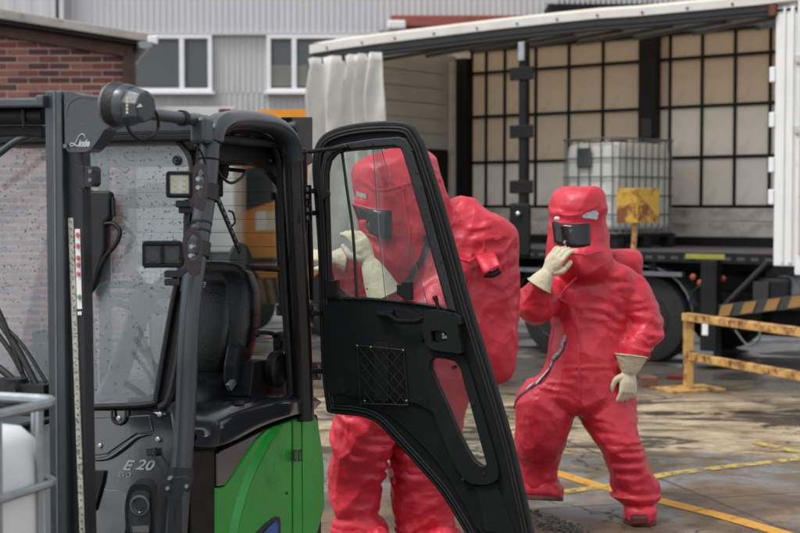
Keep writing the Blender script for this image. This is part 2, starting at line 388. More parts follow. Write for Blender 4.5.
def ypaint(px, wpx, m, z):
    pts = [ground(u, v, z) for u, v in px]; d = (pts[-1] - pts[0]).normalized(); n = Vector((-d.y, d.x, 0)) * (wpx / 2)
    g = G(); V = [p + n for p in pts] + [p - n for p in pts]; k = len(pts); g.add(V, [(i, i + 1, k + i + 1, k + i) for i in range(k - 1)])
    return struct(g.obj('yellow_line', m))
ypaint([(548, 470), (600, 486), (650, 498), (720, 515), (790, 535), (840, 548)], .12, 'line', .004)
ypaint([(560, 492), (620, 484), (666, 474), (730, 466), (800, 458.5), (860, 452)], .10, 'line_old', .005)
ypaint([(755, 442), (800, 452), (850, 463)], .10, 'line_old', .006)
g = G()
for i in range(260):
    t = random.random(); u = 529 + 50 * t + random.gauss(0, 5); v = 516 + 17 * t + random.gauss(0, 3); p = ground(u, v, .005); r = random.uniform(.004, .013)
    g.box(p, r * 2, r * 1.5, r * 1.4, Matrix.Rotation(random.random() * 3, 3, 'Z') @ Vector((1, 0, 0)), Matrix.Rotation(random.random() * 3, 3, 'Z') @ Vector((0, 1, 0)))
tag(stuff(g.obj('gravel', 'stone')), 'loose dark crumbs of broken asphalt lying on wet ground', 'gravel')

# ================================================================== INDUSTRIAL BUILDING (pale corrugated siding)
YB = 25.0; WB = Pl((0, YB, 0), (0, -1, 0))
bld = thing('industrial_building', 'large pale grey industrial hall clad in corrugated sheet with white framed windows', 'building', (0, YB, 0))
def siding(name, x0, x1, z0, z1, y, m, pitch=.098, d=.011):
    g = G(); xs = []; x = x0
    while x < x1:
        xs += [(x, 0), (x + pitch * .35, 0), (x + pitch * .5, d), (x + pitch * .85, d)]; x += pitch
    xs = [(min(a, x1), b) for a, b in xs] + [(x1, 0)]
    V = [(a, y - b, z0) for a, b in xs] + [(a, y - b, z1) for a, b in xs]; k = len(xs)
    g.add(V, [(i, i + 1, k + i + 1, k + i) for i in range(k - 1) if xs[i + 1][0] > xs[i][0]]); return g.obj(name, m, bld)
def zx(u, v): p = WB(u, v); return p.x, p.z
w1x0, w1z1 = zx(100, 35); w1x1, w1z0 = zx(213, 93); w2x0, _ = zx(267, 35); w2x1, _ = zx(392, 35)
zt = zx(0, 33)[1]
for a, b, c_, d_ in ((-22, w1x0, w1z0, zt), (w1x1, w2x0, w1z0, zt), (w2x1, 22, w1z0, zt), (-22, 22, 0, w1z0)): siding('corrugated_sheet', a, b, c_, d_, YB, 'siding')
siding('corrugated_sheet', zx(62, 0)[0], 22, zt, 8.6, YB - .07, 'siding_upper', .11, .011)
siding('corrugated_sheet', -22, zx(61, 0)[0], zt - .2, 8.6, YB - .4, 'siding_upper', .3, .01)
g = G(); g.box((0, YB + 6.3, 4.25), 44, 12, 8.5); g.obj('hall_body', 'siding', bld)
g = G(); g.box((0, YB - .06, zt - .02), 44, .1, .05); g.obj('drip_rail', 'siding_upper', bld)
g = G(); g.tube([(zx(62, 0)[0] + .06, YB - .3, 0), (zx(62, 0)[0] + .06, YB - .3, 8.6)], .05, 10); g.obj('downpipe', 'white_frame', bld, smooth=True)
def window(x0, x1, mull, blindsx=None):
    z0, z1 = w1z0, w1z1; f = .075
    g = G()
    g.box(((x0 + x1) / 2, YB - .06, z1 - f / 2), x1 - x0, .1, f); g.box(((x0 + x1) / 2, YB - .06, z0 + f / 2), x1 - x0, .1, f)
    g.box((x0 + f / 2, YB - .06, (z0 + z1) / 2), f, .098, z1 - z0 - 2 * f); g.box((x1 - f / 2, YB - .06, (z0 + z1) / 2), f, .098, z1 - z0 - 2 * f)
    wf = g.obj('window', 'white_frame', bld, bevel=.006)
    for mu in mull:
        x = zx(mu, 50)[0]; q = G(); q.box((x, YB - .062, (z0 + z1) / 2), .085, .09, z1 - z0 - 2 * f); q.obj('mullion', 'white_frame', wf, bevel=.005)
    q = G(); q.box(((x0 + x1) / 2, YB - .12, z0 - .012), x1 - x0 + .1, .18, .04); q.obj('sill', 'white_frame', wf)
    q = G(); q.box(((x0 + x1) / 2, YB - .015, (z0 + z1) / 2), x1 - x0 - f, .012, z1 - z0 - f); q.obj('pane', 'clear', wf)
    q = G(); q.box(((x0 + x1) / 2, YB + .22, (z0 + z1) / 2), x1 - x0, .02, z1 - z0); q.obj('dark_room', 'window_dark', wf)
    if blindsx:
        for a, b in blindsx:
            za = zx(0, 86)[1]; zb = zx(0, 65)[1]; xa = zx(a, 0)[0]; xb = zx(b, 0)[0]
            q = G(); q.box(((xa + xb) / 2, YB + .06, (za + zb) / 2), xb - xa, .02, zb - za); q.obj('blind', 'blind', wf)
window(w1x0, w1x1, (182.5,)); window(w2x0, w2x1, (294.5, 338), ((271, 292), (297, 307)))
q0 = at(385, 17, 24.3); q1 = at(600, 10, 24.3)
g = G(); g.box(((q0.x + q1.x) / 2 + .05, 24.55, q0.z - .06), q1.x - q0.x - .1, .4, .2); g.obj('red_beam', 'beam_red', bld, bevel=.02)
g = G(); g.box((q0.x + .2, 24.32, q0.z - .13), .32, .1, .15); g.obj('beam_end', 'white_paint', bld, bevel=.03)
g = G(); g.tube([(q0.x - .1, 24.4, q0.z - .28), (q1.x, 24.4, q0.z - .26)], .07, 10); g.box((q0.x + .6, 24.5, q0.z - .42), 1.5, .25, .16); g.obj('canopy_pipe', 'dark_zinc', bld, smooth=True)
a = at(548, 12, 24.2); b = at(672, 4, 24.2)
g = G(); g.box(((a.x + b.x) / 2, 24.5, a.z + .05), b.x - a.x, .7, .14); g.obj('canopy_opening', 'truck_black', bld)
g = G()
for i in range(24): g.box((a.x + (b.x - a.x) * (i + .5) / 24 + .1, 24.2, a.z + .19), .05, .12, .12)
g.box(((a.x + b.x) / 2, 24.3, a.z + .2), b.x - a.x + .1, .1, .1); g.obj('canopy_sheet', 'siding', bld)

# ================================================================== BRICK ANNEX
YK = 16.6; KP = Pl((0, YK, 0), (0, -1, 0))
brk = thing('brick_building', 'low red brick building with brown fascia, gutter and sloping grey roof at left', 'building', (-5, YK, 0))
xr = KP(124, 60).x; lt = KP(0, 35); rt_ = KP(124, 58)
slope = (rt_.z - lt.z) / (rt_.x - lt.x)
xl = -6.6; ztop = lambda x: lt.z + slope * (x - lt.x)
g = G(); g.add([(xl, YK - .02, 0), (xr, YK - .02, 0), (xr, YK - .02, ztop(xr) + .1), (xl, YK - .02, ztop(xl) + .1), (xl, YK + 4, 0), (xr - 1.1, YK + 4, 0), (xr - 1.1, YK + 4, ztop(xr)), (xl, YK + 4, ztop(xl))],
    [(0, 1, 2, 3), (5, 4, 7, 6), (1, 5, 6, 2), (4, 0, 3, 7), (3, 2, 6, 7)]); wall = g.obj('wall', 'mortar', brk)
bms = []
for i, mn in enumerate(('brick_red', 'brick_dark', 'brick_light', 'brick_red')):
    me = bpy.data.meshes.new('brick'); q = G(); q.box((0, 0, 0), .232, .06, .060)
    bmm = bmesh.new(); vs = [bmm.verts.new(p) for p in q.v]; [bmm.faces.new([vs[k] for k in f]) for f in q.f]
    bmesh.ops.bevel(bmm, geom=bmm.edges[:], offset=.004, segments=1, affect='EDGES'); bmm.to_mesh(me); bmm.free(); me.materials.append(MT[mn]); bms.append(me)
cnt = 0; rest = G(); z = ztop(xl); row = 0; rows = []
zz = .04
while zz < ztop(xl) + .05: rows.append(zz); zz += .083
for ri, z in enumerate(reversed(rows)):
    x = xr - .13 - (.125 if ri % 2 else 0)
    while x > xl + .13:
        if z - .03 < ztop(x - .12):
            loc = Vector((x + random.uniform(-.002, .002), YK + random.uniform(-.004, .004), z))
            if cnt < 296 and x > KP(-22, 60).x:
                link('brick', random.choice(bms), None, wall, loc).rotation_euler = (0, random.uniform(-.006, .006), 0); cnt += 1
            else: rest.box(loc, .232, .06, .060)
        x -= .25
    
    if ri % 2:
        zc = z
        if zc - .03 < ztop(xr - .06): rest.box((xr - .065, YK, zc), .113, .06, .066)
stuff(rest.obj('brickwork', 'brick_red', wall))
up = Vector((-slope, 0, 1)).normalized(); al = Vector((1, 0, slope)).normalized()
p0 = KP(-60, 10); p1 = KP(128, 50)
def slab(px0, px1, y0, y1, name, m, parent, bevel=.01):
    # bottom/top lines at two u positions
    (u0, vb0, vt0), (u1, vb1, vt1) = px0, px1
    A = KP(u0, vb0, -0.0 + 0); B = KP(u1, vb1); C = KP(u1, vt1); D = KP(u0, vt0)
    g = G(); V = [Vector((p.x, y0, p.z)) for p in (A, B, C, D)] + [Vector((p.x - (y1 - y0) * .27, y1, p.z)) for p in (A, B, C, D)]
    g.add(V, [(0, 1, 2, 3), (5, 4, 7, 6), (0, 4, 5, 1), (1, 5, 6, 2), (2, 6, 7, 3), (3, 7, 4, 0)]); return g.obj(name, m, parent, bevel=bevel)
slab((-60, 27, 13), (128, 58, 43), YK - .12, YK - .07, 'fascia', 'brown_wood', brk)
rf = slab((-60, 12, 1), (158, 46, 38), YK - .34, YK + 4.1, 'roof', 'roof_grey', brk, .012)
slab((-60, 17, 12.5), (154, 49.5, 46), YK - .3, YK + 4, 'roof_underlay', 'truck_black', brk)
a = KP(124, 40); b = KP(135, 40)
g = G(); g.box(((a.x + b.x) / 2, YK - .03, 1.9), b.x - a.x, .16, 3.7); g.obj('corner_post', 'brown_wood', brk, bevel=.01)
c = KP(152, 46)
g = G(); n = 10; arc = [(math.cos(math.pi + math.pi * i / n) * .085, math.sin(math.pi + math.pi * i / n) * .085) for i in range(n + 1)] + [(math.cos(2 * math.pi - math.pi * i / n) * .078, math.sin(2 * math.pi - math.pi * i / n) * .078) for i in range(n + 1)]
g.plate([Vector((c.x + x_, YK - .42, c.z + z_)) for x_, z_ in arc], [], Vector((-1.19, 4.4, 0)))
g.obj('gutter', 'gutter', brk, smooth=True)
g = G(); g.box((c.x, YK - .41, c.z - .035), .15, .012, .075); g.obj('gutter_end', 'gutter', brk, bevel=.01)
g = G(); p = at(155, 42, YK - .35); g.box((p.x - .02, YK - .37, p.z + .02), .12, .05, .1); g.obj('roof_cap', 'white_frame', brk, bevel=.015)

# ================================================================== WHITE BOX TRAILER behind the forklift
tx0 = at(20, 110, 19).x; tx1 = at(234, 110, 19).x; tz1 = at(200, 107, 19).z; tz0 = at(200, 252, 19).z
tr = thing('box_trailer', 'white box trailer parked behind the forklift, beyond the brick building', 'trailer', ((tx0 + tx1) / 2, 20, 0))
g = G(); g.box(((tx0 + tx1) / 2, 20.2, (tz0 + tz1) / 2), tx1 - tx0, 2.4, tz1 - tz0); g.obj('box_body', 'white_paint', tr, bevel=.02)
for i in range(7):
    z_ = tz0 + (i + .5) * (tz1 - tz0) / 7; g = G(); g.box(((tx0 + tx1) / 2, 18.995, z_), tx1 - tx0 - .04, .03, (tz1 - tz0) / 7 - .006); g.obj('side_board', 'white_paint', tr, bevel=.005)
g = G(); g.box(((tx0 + tx1) / 2, 20.2, tz0 - .1), tx1 - tx0, 2.2, .16); g.obj('underframe', 'dark_zinc', tr)
for x in (tx1 - .8, tx0 + .9):
    for y in (19.2, 21.1):
        g = G(); g.lathe((x, y - .12, .45), (0, 1, 0), [(0, .3), (.01, .43), (.05, .45), (.2, .45), (.24, .43), (.25, .3)]); g.obj('wheel', 'tyre', tr, smooth=True)
g = G(); g.box((tx1 - .12, 18.97, tz1 - .06), .16, .03, .07); g.obj('marker_lamp', 'red_lamp', tr, bevel=.01)

# ================================================================== CURTAIN SIDED TRUCK
TD = Vector((-.784, .62, 0)).normalized(); TPp = Vector((TD.y, -TD.x, 0))      # along the body, across it (away)
T0 = Vector((3.98, 15.05, 0)); Z3 = Vector((0, 0, 1))
def tk(t, p, z): return T0 + TD * t + TPp * p + Z3 * z
NS = Pl(T0, -TPp); W = 2.5; FS = Pl(T0 + TPp * W, -TPp); DK = 1.285
trk = thing('curtain_truck', 'long curtain sided lorry body with its near side open, showing a gridded inner wall', 'truck', tk(3, W / 2, 0))
def tbox(name, t0, t1, p0_, p1_, z0, z1, m, bevel=.004, parent=None, label=None):
    g = G(); g.box(tk((t0 + t1) / 2, (p0_ + p1_) / 2, (z0 + z1) / 2), t1 - t0, p1_ - p0_, z1 - z0, TD, TPp, Z3); return g.obj(name, m, parent or trk, bevel=bevel, label=label)
tbox('deck', -.25, 6.05, .03, W, DK - .07, DK, 'deck_floor')
er = tbox('edge_rail', -.25, 6.6, -.02, .03, DK - .12, DK - .005, 'truck_black')
for i in range(40): tbox('rail_slot', -.2 + i * .16, -.11 + i * .16, -.026, -.02, DK - .085, DK - .05, 'deck_floor', 0, er)
a = NS(687, 250); b = NS(726, 250); ta = (a - T0).dot(TD); tb = (b - T0).dot(TD)
tbox('yellow_strip', tb, ta, -.034, -.02, DK - .075, DK - .02, 'yellow_strip', .002)
tbox('bulkhead', 6.0, 6.06, .02, W, DK, 4.0, 'bulkhead')
for i in range(12): tbox('bulkhead_board', 5.985, 6.0, .1, W - .3, DK + .03 + i * .218, DK + .235 + i * .218, 'bulkhead', .004)
tbox('corner_post', 5.9, 5.985, W - .22, W - .12, DK, 3.9, 'board_alu'); tbox('corner_post', 5.72, 5.9, W - .14, W - .02, DK, 3.95, 'truck_black')
tbox('opening_panel', 5.96, 5.984, W - .95, W - .24, DK, 2.62, 'truck_black')
# inner wall grid
us = [473, 487.5, 506, 537, 570, 604, 641, 671, 703, 736, 771, 806, 842]
ts = [(FS(u, 120) - T0).dot(TD) for u in us]; zs = [1.86, 2.40, 3.07, 3.70, 3.98]
vv = [(773, 206.5), (773, 155.7), (773, 103), (773, 52.5), (773, 26)]; zs = [FS(*p).z for p in vv]
for i in range(len(ts) - 1):
    for j in range(4):
        pale = j < 2
        if j == 1: pale = (i > 5) or (i < 0)
        tbox('wall_panel', ts[i + 1] + .012, ts[i] - .012, W - .02, W - .004, zs[j] + .015, zs[j + 1] - .015, 'panel_skylit' if pale and (j == 0 or i > 5) else 'panel_tan', 0,
             label='lower panel with skylight painted in' if pale else None)
for i, t in enumerate(ts): tbox('wall_upright', t - .018, t + .018, W - .05, W - .02, zs[0], zs[4], 'truck_black', .003)
for j, z in enumerate(zs): tbox('wall_rail', -.3, 5.72, W - .058, W - .05, z - .022, z + .022, 'truck_black', .002)
tbox('drop_board', -.3, 3.0, W - .06, W - .002, DK + .32, zs[0] - .03, 'board_alu', .006); tbox('drop_board', 3.02, 5.72, W - .06, W - .002, DK + .32, zs[0] - .03, 'board_alu', .006)
tbox('drop_board', -.3, 3.0, W - .07, W - .002, DK + .12, DK + .31, 'board_alu', .006); tbox('drop_board', 3.02, 5.72, W - .07, W - .002, DK + .12, DK + .31, 'board_alu', .006)
tbox('threshold', -.3, 5.72, W - .12, W - .002, DK, DK + .115, 'truck_black')
tbox('wall_outer', -.3, 6.06, W + .004, W + .03, DK - .1, 4.05, 'roof_tarp')
tbox('top_beam', -.3, 6.0, W - .08, W, zs[4] + .03, zs[4] + .16, 'dark_zinc')
a = (FS(654.5, 90) - T0).dot(TD); tbox('side_stake', a - .125, a + .125, W - .2, W - .062, FS(654, 150).z - .9, zs[4], 'truck_black', .01)
tbox('side_stake_lock', a - .08, a + .08, W - .23, W - .2, 2.7, 2.95, 'dark_steel', .01)
a = (NS(522, 100) - T0).dot(TD); st = tbox('side_stake', a - .055, a + .055, .0, .1, DK, 3.78, 'truck_black', .015)
for z in (3.32, 2.62, 1.95): tbox('stake_bracket', a - .17, a + .17, -.02, 0, z, z + .16, 'truck_black', .01, st)
tbox('stake_head', a - .045, a + .045, -.03, -.001, 3.55, 3.78, 'zinc', .01, st); tbox('stake_foot', a - .15, a + .15, -.06, -.001, DK - .1, DK + .55, 'truck_black', .03, st)
g = G(); g.ball(tk(a, -.075, DK + .42), .035); g.obj('stake_knob', 'chrome', st, smooth=True)
# roof: near rail (dark) with white flap, roof sheet raised over the far side
tp = lambda u: (NS(u, 60) - T0).dot(TD)
rl = [(765, 1), (700, 7), (640, 12.5), (600, 15), (560, 19), (500, 25.5), (430, 34), (380, 40), (340, 45.5), (312, 50)]
up_, lo, lo2 = [], [], []
for u, v in rl:
    up_.append(NS(u, v - 4.5)); lo.append(NS(u, v + 4.5)); lo2.append(NS(u, v + 15.5))
e0 = up_[0] - TD * .6; 
up_.insert(0, up_[0] - TD * .7 + Z3 * .02); lo.insert(0, lo[0] - TD * .7 + Z3 * .02); lo2.insert(0, lo2[0] - TD * .7)
def strip(A, B, off, th, name, m, bevel=.01):
    g = G(); k = len(A); V = [p - TPp * off for p in A] + [p - TPp * off for p in B] + [p - TPp * (off - th) for p in A] + [p - TPp * (off - th) for p in B]
    F = []
    for i in range(k - 1): F += [(i, k + i, k + i + 1, i + 1), (2 * k + i, 2 * k + i + 1, 3 * k + i + 1, 3 * k + i), (i, i + 1, 2 * k + i + 1, 2 * k + i), (k + i, 3 * k + i, 3 * k + i + 1, k + i + 1)]
    F += [(0, 2 * k, 3 * k, k), (k - 1, 2 * k - 1, 4 * k - 1, 3 * k - 1)]
    g.add(V, F); return g.obj(name, m, trk, bevel=bevel)
strip(up_, lo, .06, .05, 'roof_flap', 'tarp_white'); strip(lo, lo2, .03, .09, 'roof_rail', 'dark_steel')
mid = [p.lerp(q, .62) for p, q in zip(lo, lo2)]; strip([p + Z3 * .012 for p in mid], [p - Z3 * .012 for p in mid], .036, .01, 'rail_lip', 'truck_black', .002)
for u in (330, 365, 398, 437, 480, 520, 560, 600, 645, 690, 735):
    v = np.interp(u, [x for x, _ in rl][::-1], [y for _, y in rl][::-1]); p = NS(u, v + 1); g = G(); g.lathe(p - TPp * .07, -TPp, [(0, .018), (.006, .014)], 8); g.obj('rivet', 'dark_zinc', trk)
g = G(); V = []; 
for p in up_: V += [p + Z3 * .0 + TPp * .0, Vector((p.x, p.y, zs[4] + .2)) + TPp * (W + .03)]
k = len(up_); g.add(V + [v_ + Z3 * .03 for v_ in V], [(2 * i, 2 * i + 1, 2 * i + 3, 2 * i + 2) for i in range(k - 1)] + [(2 * k + 2 * i, 2 * k + 2 * i + 2, 2 * k + 2 * i + 3, 2 * k + 2 * i + 1) for i in range(k - 1)])
g.obj('roof_sheet', 'roof_tarp', trk)
for i in range(8):
    t = .2 + i * .75; zn = np.interp(t, [0, 6.6], [3.72, 3.72]); g = G(); g.bar(tk(t, .08, zn + .0), tk(t, W - .1, zs[4] + .1), .05, .05); g.obj('roof_bow', 'dark_steel', trk)
# rear corner post, white, with latches
a = (NS(776, 100) - T0).dot(TD); b = (NS(808, 100) - T0).dot(TD)
rp = tbox('rear_post', a - .24, a, -.03, .22, DK - .13, 4.12, 'white_paint', .012)
tbox('post_rib', a - .12, a - .09, -.05, -.03, DK - .1, 3.9, 'white_paint', .01, rp); tbox('post_rib', a - .215, a - .17, -.05, -.03, DK - .1, 3.9, 'white_paint', .01, rp)
rd = tbox('rear_door', a - .66, a - .25, -.06, .0, DK - .22, 4.15, 'white_paint', .012)
tbox('door_bar', a - .33, a - .3, -.1, -.06, DK, 3.9, 'board_alu', .01, rd)
for v in (75, 120, 165, 197): z = NS(772, v).z; tbox('latch', a - .005, a + .06, -.05, .05, z - .08, z + .08, 'white_frame', .01, rp)
for v in (60, 130): z = NS(796, v).z; tbox('door_hinge', a - .36, a - .24, -.085, -.06, z - .05, z + .05, 'board_alu', .01, rd)
tbox('lamp_cover', a - .02, a + .06, -.08, .02, NS(770, 17).z, NS(770, 6).z, 'rust', .01, rp)
# curtain bunch
g = G(); n = 90; m_ = 26; A = []; t0, t1 = tp(312), tp(384)
for j in range(m_ + 1):
    z = 3.80 - (3.80 - .95) * j / m_
    for i in range(n + 1):
        s = i / n; ph = s * 2 * math.pi * 5.0 + .5 * math.sin(j * .25) + 1.2 * math.sin(s * 9) 
        amp = .17 * (.75 + .25 * math.sin(s * 17)) * (.5 + .5 * min(1, j / 5))
        tt = t0 + (t1 - t0) * (s + .012 * math.sin(2 * ph)) + .02 * math.sin(j * .35 + s * 8)
        A.append(tk(tt, -.08 + amp * (math.sin(ph) + .28 * math.sin(2 * ph + .6)) * .9 + .018 * math.sin(3 * ph + j * .5), z))
g.add(A, [(j * (n + 1) + i, j * (n + 1) + i + 1, (j + 1) * (n + 1) + i + 1, (j + 1) * (n + 1) + i) for j in range(m_) for i in range(n)])
cu = g.obj('side_curtain', 'curtain_vinyl', trk, smooth=True, sharp=170); sm = cu.modifiers.new('thick', 'SOLIDIFY'); sm.thickness = .004
# chassis, wheels, landing gear
tbox('chassis_beam', -.2, 6.3, .55, .7, .78, 1.02, 'truck_black'); tbox('chassis_beam', -.2, 6.3, 1.8, 1.95, .78, 1.02, 'truck_black')
for i in range(9): tbox('cross_member', i * .7, i * .7 + .08, .06, W - .06, 1.03, DK - .075, 'truck_black')
tbox('side_beam', 1.05, 6.3, .02, .1, 1.0, 1.05, 'dark_zinc')
def wheel(t, p):
    g = G(); g.lathe(tk(t, p, .5), TPp, [(0, .28), (.01, .42), (.03, .49), (.08, .51), (.24, .51), (.29, .49), (.31, .42), (.32, .28)], 36); wz = g.obj('wheel', 'tyre', trk, smooth=True)
    g = G(); g.lathe(tk(t, p - .01, .5), TPp, [(0, .1), (.03, .12), (.06, .25), (.0, .29), (.05, .3)], 30); g.obj('rim', 'rim', wz, smooth=True)
for t in (1.55, 2.75, 3.95):
    wheel(t, .1); wheel(t, W - .42)
    g = G(); arc = [tk(t + .6 * math.cos(a_), .08, .52 + .58 * math.sin(a_)) for a_ in [math.pi * i / 12 for i in range(13)]]; arc2 = [p + (p - tk(t, .08, .52)).normalized() * .02 for p in arc]
    g.plate(arc + arc2[::-1], [], TPp * .4); g.obj('mudguard', 'dark_zinc' if t < 2 else 'truck_black', trk)
tbox('tool_box', 4.75, 5.6, .06, .6, .5, .98, 'truck_black', .02)
a = NS(705, 300); b = NS(721, 300); la = (b - T0).dot(TD); lb = (a - T0).dot(TD)
lg = tbox('support_leg', la, lb, -.12, .02, .12, 1.2, 'truck_black', .01); tbox('leg_foot', la + .02, lb + .06, -.14, .04, .04, .2, 'dark_zinc', .01, lg)
p = NS(710, 328); tl = (p - T0).dot(TD); tbox('leg_label', tl - .035, tl + .035, -.126, -.12, p.z - .07, p.z + .07, 'sticker_white', 0, lg)
for u, v, m in ((700, 283, 'orange_lamp'), (723, 279, 'red_lamp'), (693, 277, 'orange_lamp'), (727, 305, 'red_lamp')):
    p = NS(u, v); g = G(); g.lathe(p + TPp * .02, -TPp, [(0, .035), (.03, .035), (.04, .02)], 14); g.obj('marker_lamp', m, trk, smooth=True)
g = G(); g.tube(cat([NS(693, 320), NS(690, 300), NS(697, 288), NS(708, 284)], 6), .012, 8); g.obj('hose', 'black_rubber', trk, smooth=True)
g = G(); g.tube([NS(720, 310), NS(768, 262)], .035, 10); g.obj('lift_cylinder', 'dark_steel', trk, smooth=True)
g = G(); g.tube([NS(742, 260), NS(763, 259)], .02, 8); g.obj('lift_rod', 'zinc', trk, smooth=True)
# hazard striped tail bar, individual stripe fields
A0 = NS(716, 316, .08); A1 = NS(815, 304, .08); hb = (A1 - A0); hl = hb.length; hd = hb.normalized(); hu = Z3
g = G(); g.bar(A0 + Z3 * .05 + TPp * .03, A1 + Z3 * .05 + TPp * .03, .04, .14); tb_ = g.obj('hazard_bar', 'hazard_black', trk)
k = 0; x = .02
while x < hl - .15:
    g = G(); q = [A0 + hd * x - Z3 * .01, A0 + hd * (x + .14) - Z3 * .01, A0 + hd * (x + .19) + Z3 * .11, A0 + hd * (x + .05) + Z3 * .11]; g.plate([p - TPp * .005 for p in q], [], TPp * .004); g.obj('hazard_stripe', 'hazard_yellow', tb_); x += .27
p = NS(761, 291); tl = (p - T0).dot(TD); tbox('number_plate', tl - .09, tl + .09, -.01, 0, p.z - .1, p.z + .1, 'dark_steel', .004)
p = NS(761.5, 291.5); tbox('air_tank', tl - .3, tl + .1, .02, .3, p.z - .22, p.z + .16, 'truck_black', .05)
g = G(); g.lathe(tk(-.1, .1, .85), TPp, [(0, .12), (.02, .2), (.3, .2)], 24); g.obj('air_tank', 'dark_zinc', trk, smooth=True)
g = G(); g.lathe(tk(.45, .3, .62), TPp, [(0, .1), (.04, .22), (.3, .22), (.34, .1)], 24); g.obj('lift_drum', 'truck_black', trk, smooth=True)
tbox('rear_underrun', -.3, .9, .3, .5, .72, .84, 'truck_black', .02)
tbox('lift_box', -.35, .7, .5, 1.9, .35, .8, 'truck_black', .04)
g = G(); g.tube(cat([NS(735, 330), NS(748, 345), NS(760, 338), NS(757, 325)], 5), .012, 8); g.obj('hose', 'dark_zinc', trk, smooth=True)

# ================================================================== orange tractor unit
NC = Pl(T0, -TPp)
cab = thing('orange_truck_cab', 'orange lorry cab with slanted side window, seen through the forklift cabin', 'truck', NC(272, 330))
out = [(232, 302), (232, 180), (238, 130), (248, 115), (262, 110), (318, 109), (318, 302)]
g = G(); hole = [(240, 170), (277, 160), (291, 175), (291, 197), (266, 204), (240, 213)]
g.plate(NC.many(out, -.1), [NC.many(hole, -.1)], TPp * .12); cb = g.obj('cab_side', 'orange_paint', cab)
g = G(); g.plate(NC.many([(235, 300), (235, 180), (240, 132), (250, 117), (262, 113), (317, 112), (317, 300)], -.25), [], TPp * 1.9); g.obj('cab_body', 'orange_paint', cab, bevel=.03)
g = G(); g.plate(NC.many([(238, 168), (278, 158), (293, 173), (293, 199), (266, 206), (238, 216)], -.235), [], TPp * .01); g.obj('side_window', 'cab_glass', cab)
g = G(); g.plate(NC.many([(242, 200), (268, 190), (291, 180), (291, 197), (266, 203), (242, 211)], -.243), [], TPp * .006); g.obj('window_interior', 'window_dark', cab)
for a_, b_, c_, d_, m in ((256, 266, 212, 231, 'sticker_white'), (266, 275, 212, 231, 'blind')):
    g = G(); g.plate(NC.many([(a_, d_), (b_, d_ - 1), (b_, c_ - 1), (a_, c_)], -.092), [], TPp * -.004); g.obj('door_sticker', m, cab)
g = G(); g.plate(NC.many([(233, 258), (318, 257), (318, 262), (233, 263)], -.09), [], TPp * -.03); g.obj('side_trim', 'truck_black', cab)
g = G(); g.plate(NC.many([(236, 278), (312, 277), (312, 303), (236, 305)], -.07), [], TPp * .04); hp = g.obj('hazard_panel', 'hazard_black', cab)
for i in range(8):
    u = 238 + i * 9.5; g = G(); g.plate(NC.many([(u, 279), (u + 5, 279), (u + 10, 303), (u + 5, 303)], -.066), [], TPp * -.004); g.obj('hazard_stripe', 'hazard_yellow', hp)
for u in (238, 326):
    for e in (.05, 1.6):
        p = NC(u, 315); g = G(); g.lathe(Vector((p.x, p.y, .48)) + TPp * e, TPp, [(0, .25), (.03, .46), (.25, .48), (.3, .25)], 24); g.obj('wheel', 'tyre', cab, smooth=True)

# ================================================================== IBC builder
def ibc(o, root, X, Y, wx, wy, h, zb, cage, bottle, rows, cols, r, bott_gap=.03, rad=.1, joined=False):
    """o: corner at ground level of the deck it stands on; X, Y unit directions of its two visible sides"""
    c = o + X * wx / 2 + Y * wy / 2
    # bottle: rounded body, stacked rounded rectangles
    g = G(); V = []; prof = [(0, .80), (.03, .95), (.08, 1), (.82, 1), (.90, .985), (.955, .94), (.985, .84), (1.0, .55)]
    hx, hy = wx / 2 - bott_gap, wy / 2 - bott_gap; n = 0
    for fr, sc in prof:
        for (sx_, sy_, a0) in ((1, 1, 0), (-1, 1, 90), (-1, -1, 180), (1, -1, 270)):
            for k in range(6):
                a = R(a0 + 18 * k); inset = (1 - sc) * .5 * min(hx, hy)
                V.append(c + X * (sx_ * (hx - rad - inset) + rad * math.cos(a)) + Y * (sy_ * (hy - rad - inset) + rad * math.sin(a)) + Z3 * (zb + .03 + (h - .06) * fr))
        n += 24
    F = [(i * 24 + j, i * 24 + (j + 1) % 24, (i + 1) * 24 + (j + 1) % 24, (i + 1) * 24 + j) for i in range(len(prof) - 1) for j in range(24)]
    F += [tuple(range(24))[::-1], tuple(range((len(prof) - 1) * 24, len(prof) * 24))]
    g.add(V, F); g.obj('bottle', bottle, root, smooth=True, sharp=60)
    g = G(); g.lathe(c + Z3 * (zb + h - .04), Z3, [(0, .12), (.05, .12), (.06, .1)], 24); g.obj('lid', 'black_plastic', root, smooth=True)
    def ring(z, rr, name='cage_rail'):
        pts = []; R_ = .07
        for (sx_, sy_, a0) in ((1, 1, 0), (-1, 1, 90), (-1, -1, 180), (1, -1, 270)):
            for k in range(5):
                a = R(a0 + 22.5 * k); pts.append(c + X * (sx_ * (wx / 2 - R_) + R_ * math.cos(a)) + Y * (sy_ * (wy / 2 - R_) + R_ * math.sin(a)) + Z3 * z)
        q = G(); q.tube(pts, rr, 8, closed=True); q.obj(name, cage, root, smooth=True)
    for i in range(rows): ring(zb + h * (i + .02) / (rows - 1) if i < rows - 1 else zb + h + .012, r * (1.25 if i == rows - 1 else 1))
    def upright(p, N_):
        q = G(); q.tube([p + Z3 * (zb - .02), p + Z3 * (zb + h * .5) + N_ * .004, p + Z3 * (zb + h)], r * .95, 8); q.obj('cage_upright', cage, root, smooth=True)
    for i in range(cols[0]):
        f = (i + .5) / cols[0]
        upright(o + X * wx * f - Y * .0 + Y * r * 1.2, Y); upright(o + X * wx * f + Y * (wy - r * 1.2), Y)
    for i in range(cols[1]):
        f = (i + .5) / cols[1]
        upright(o + Y * wy * f + X * r * 1.2, X); upright(o + Y * wy * f + X * (wx - r * 1.2), X)
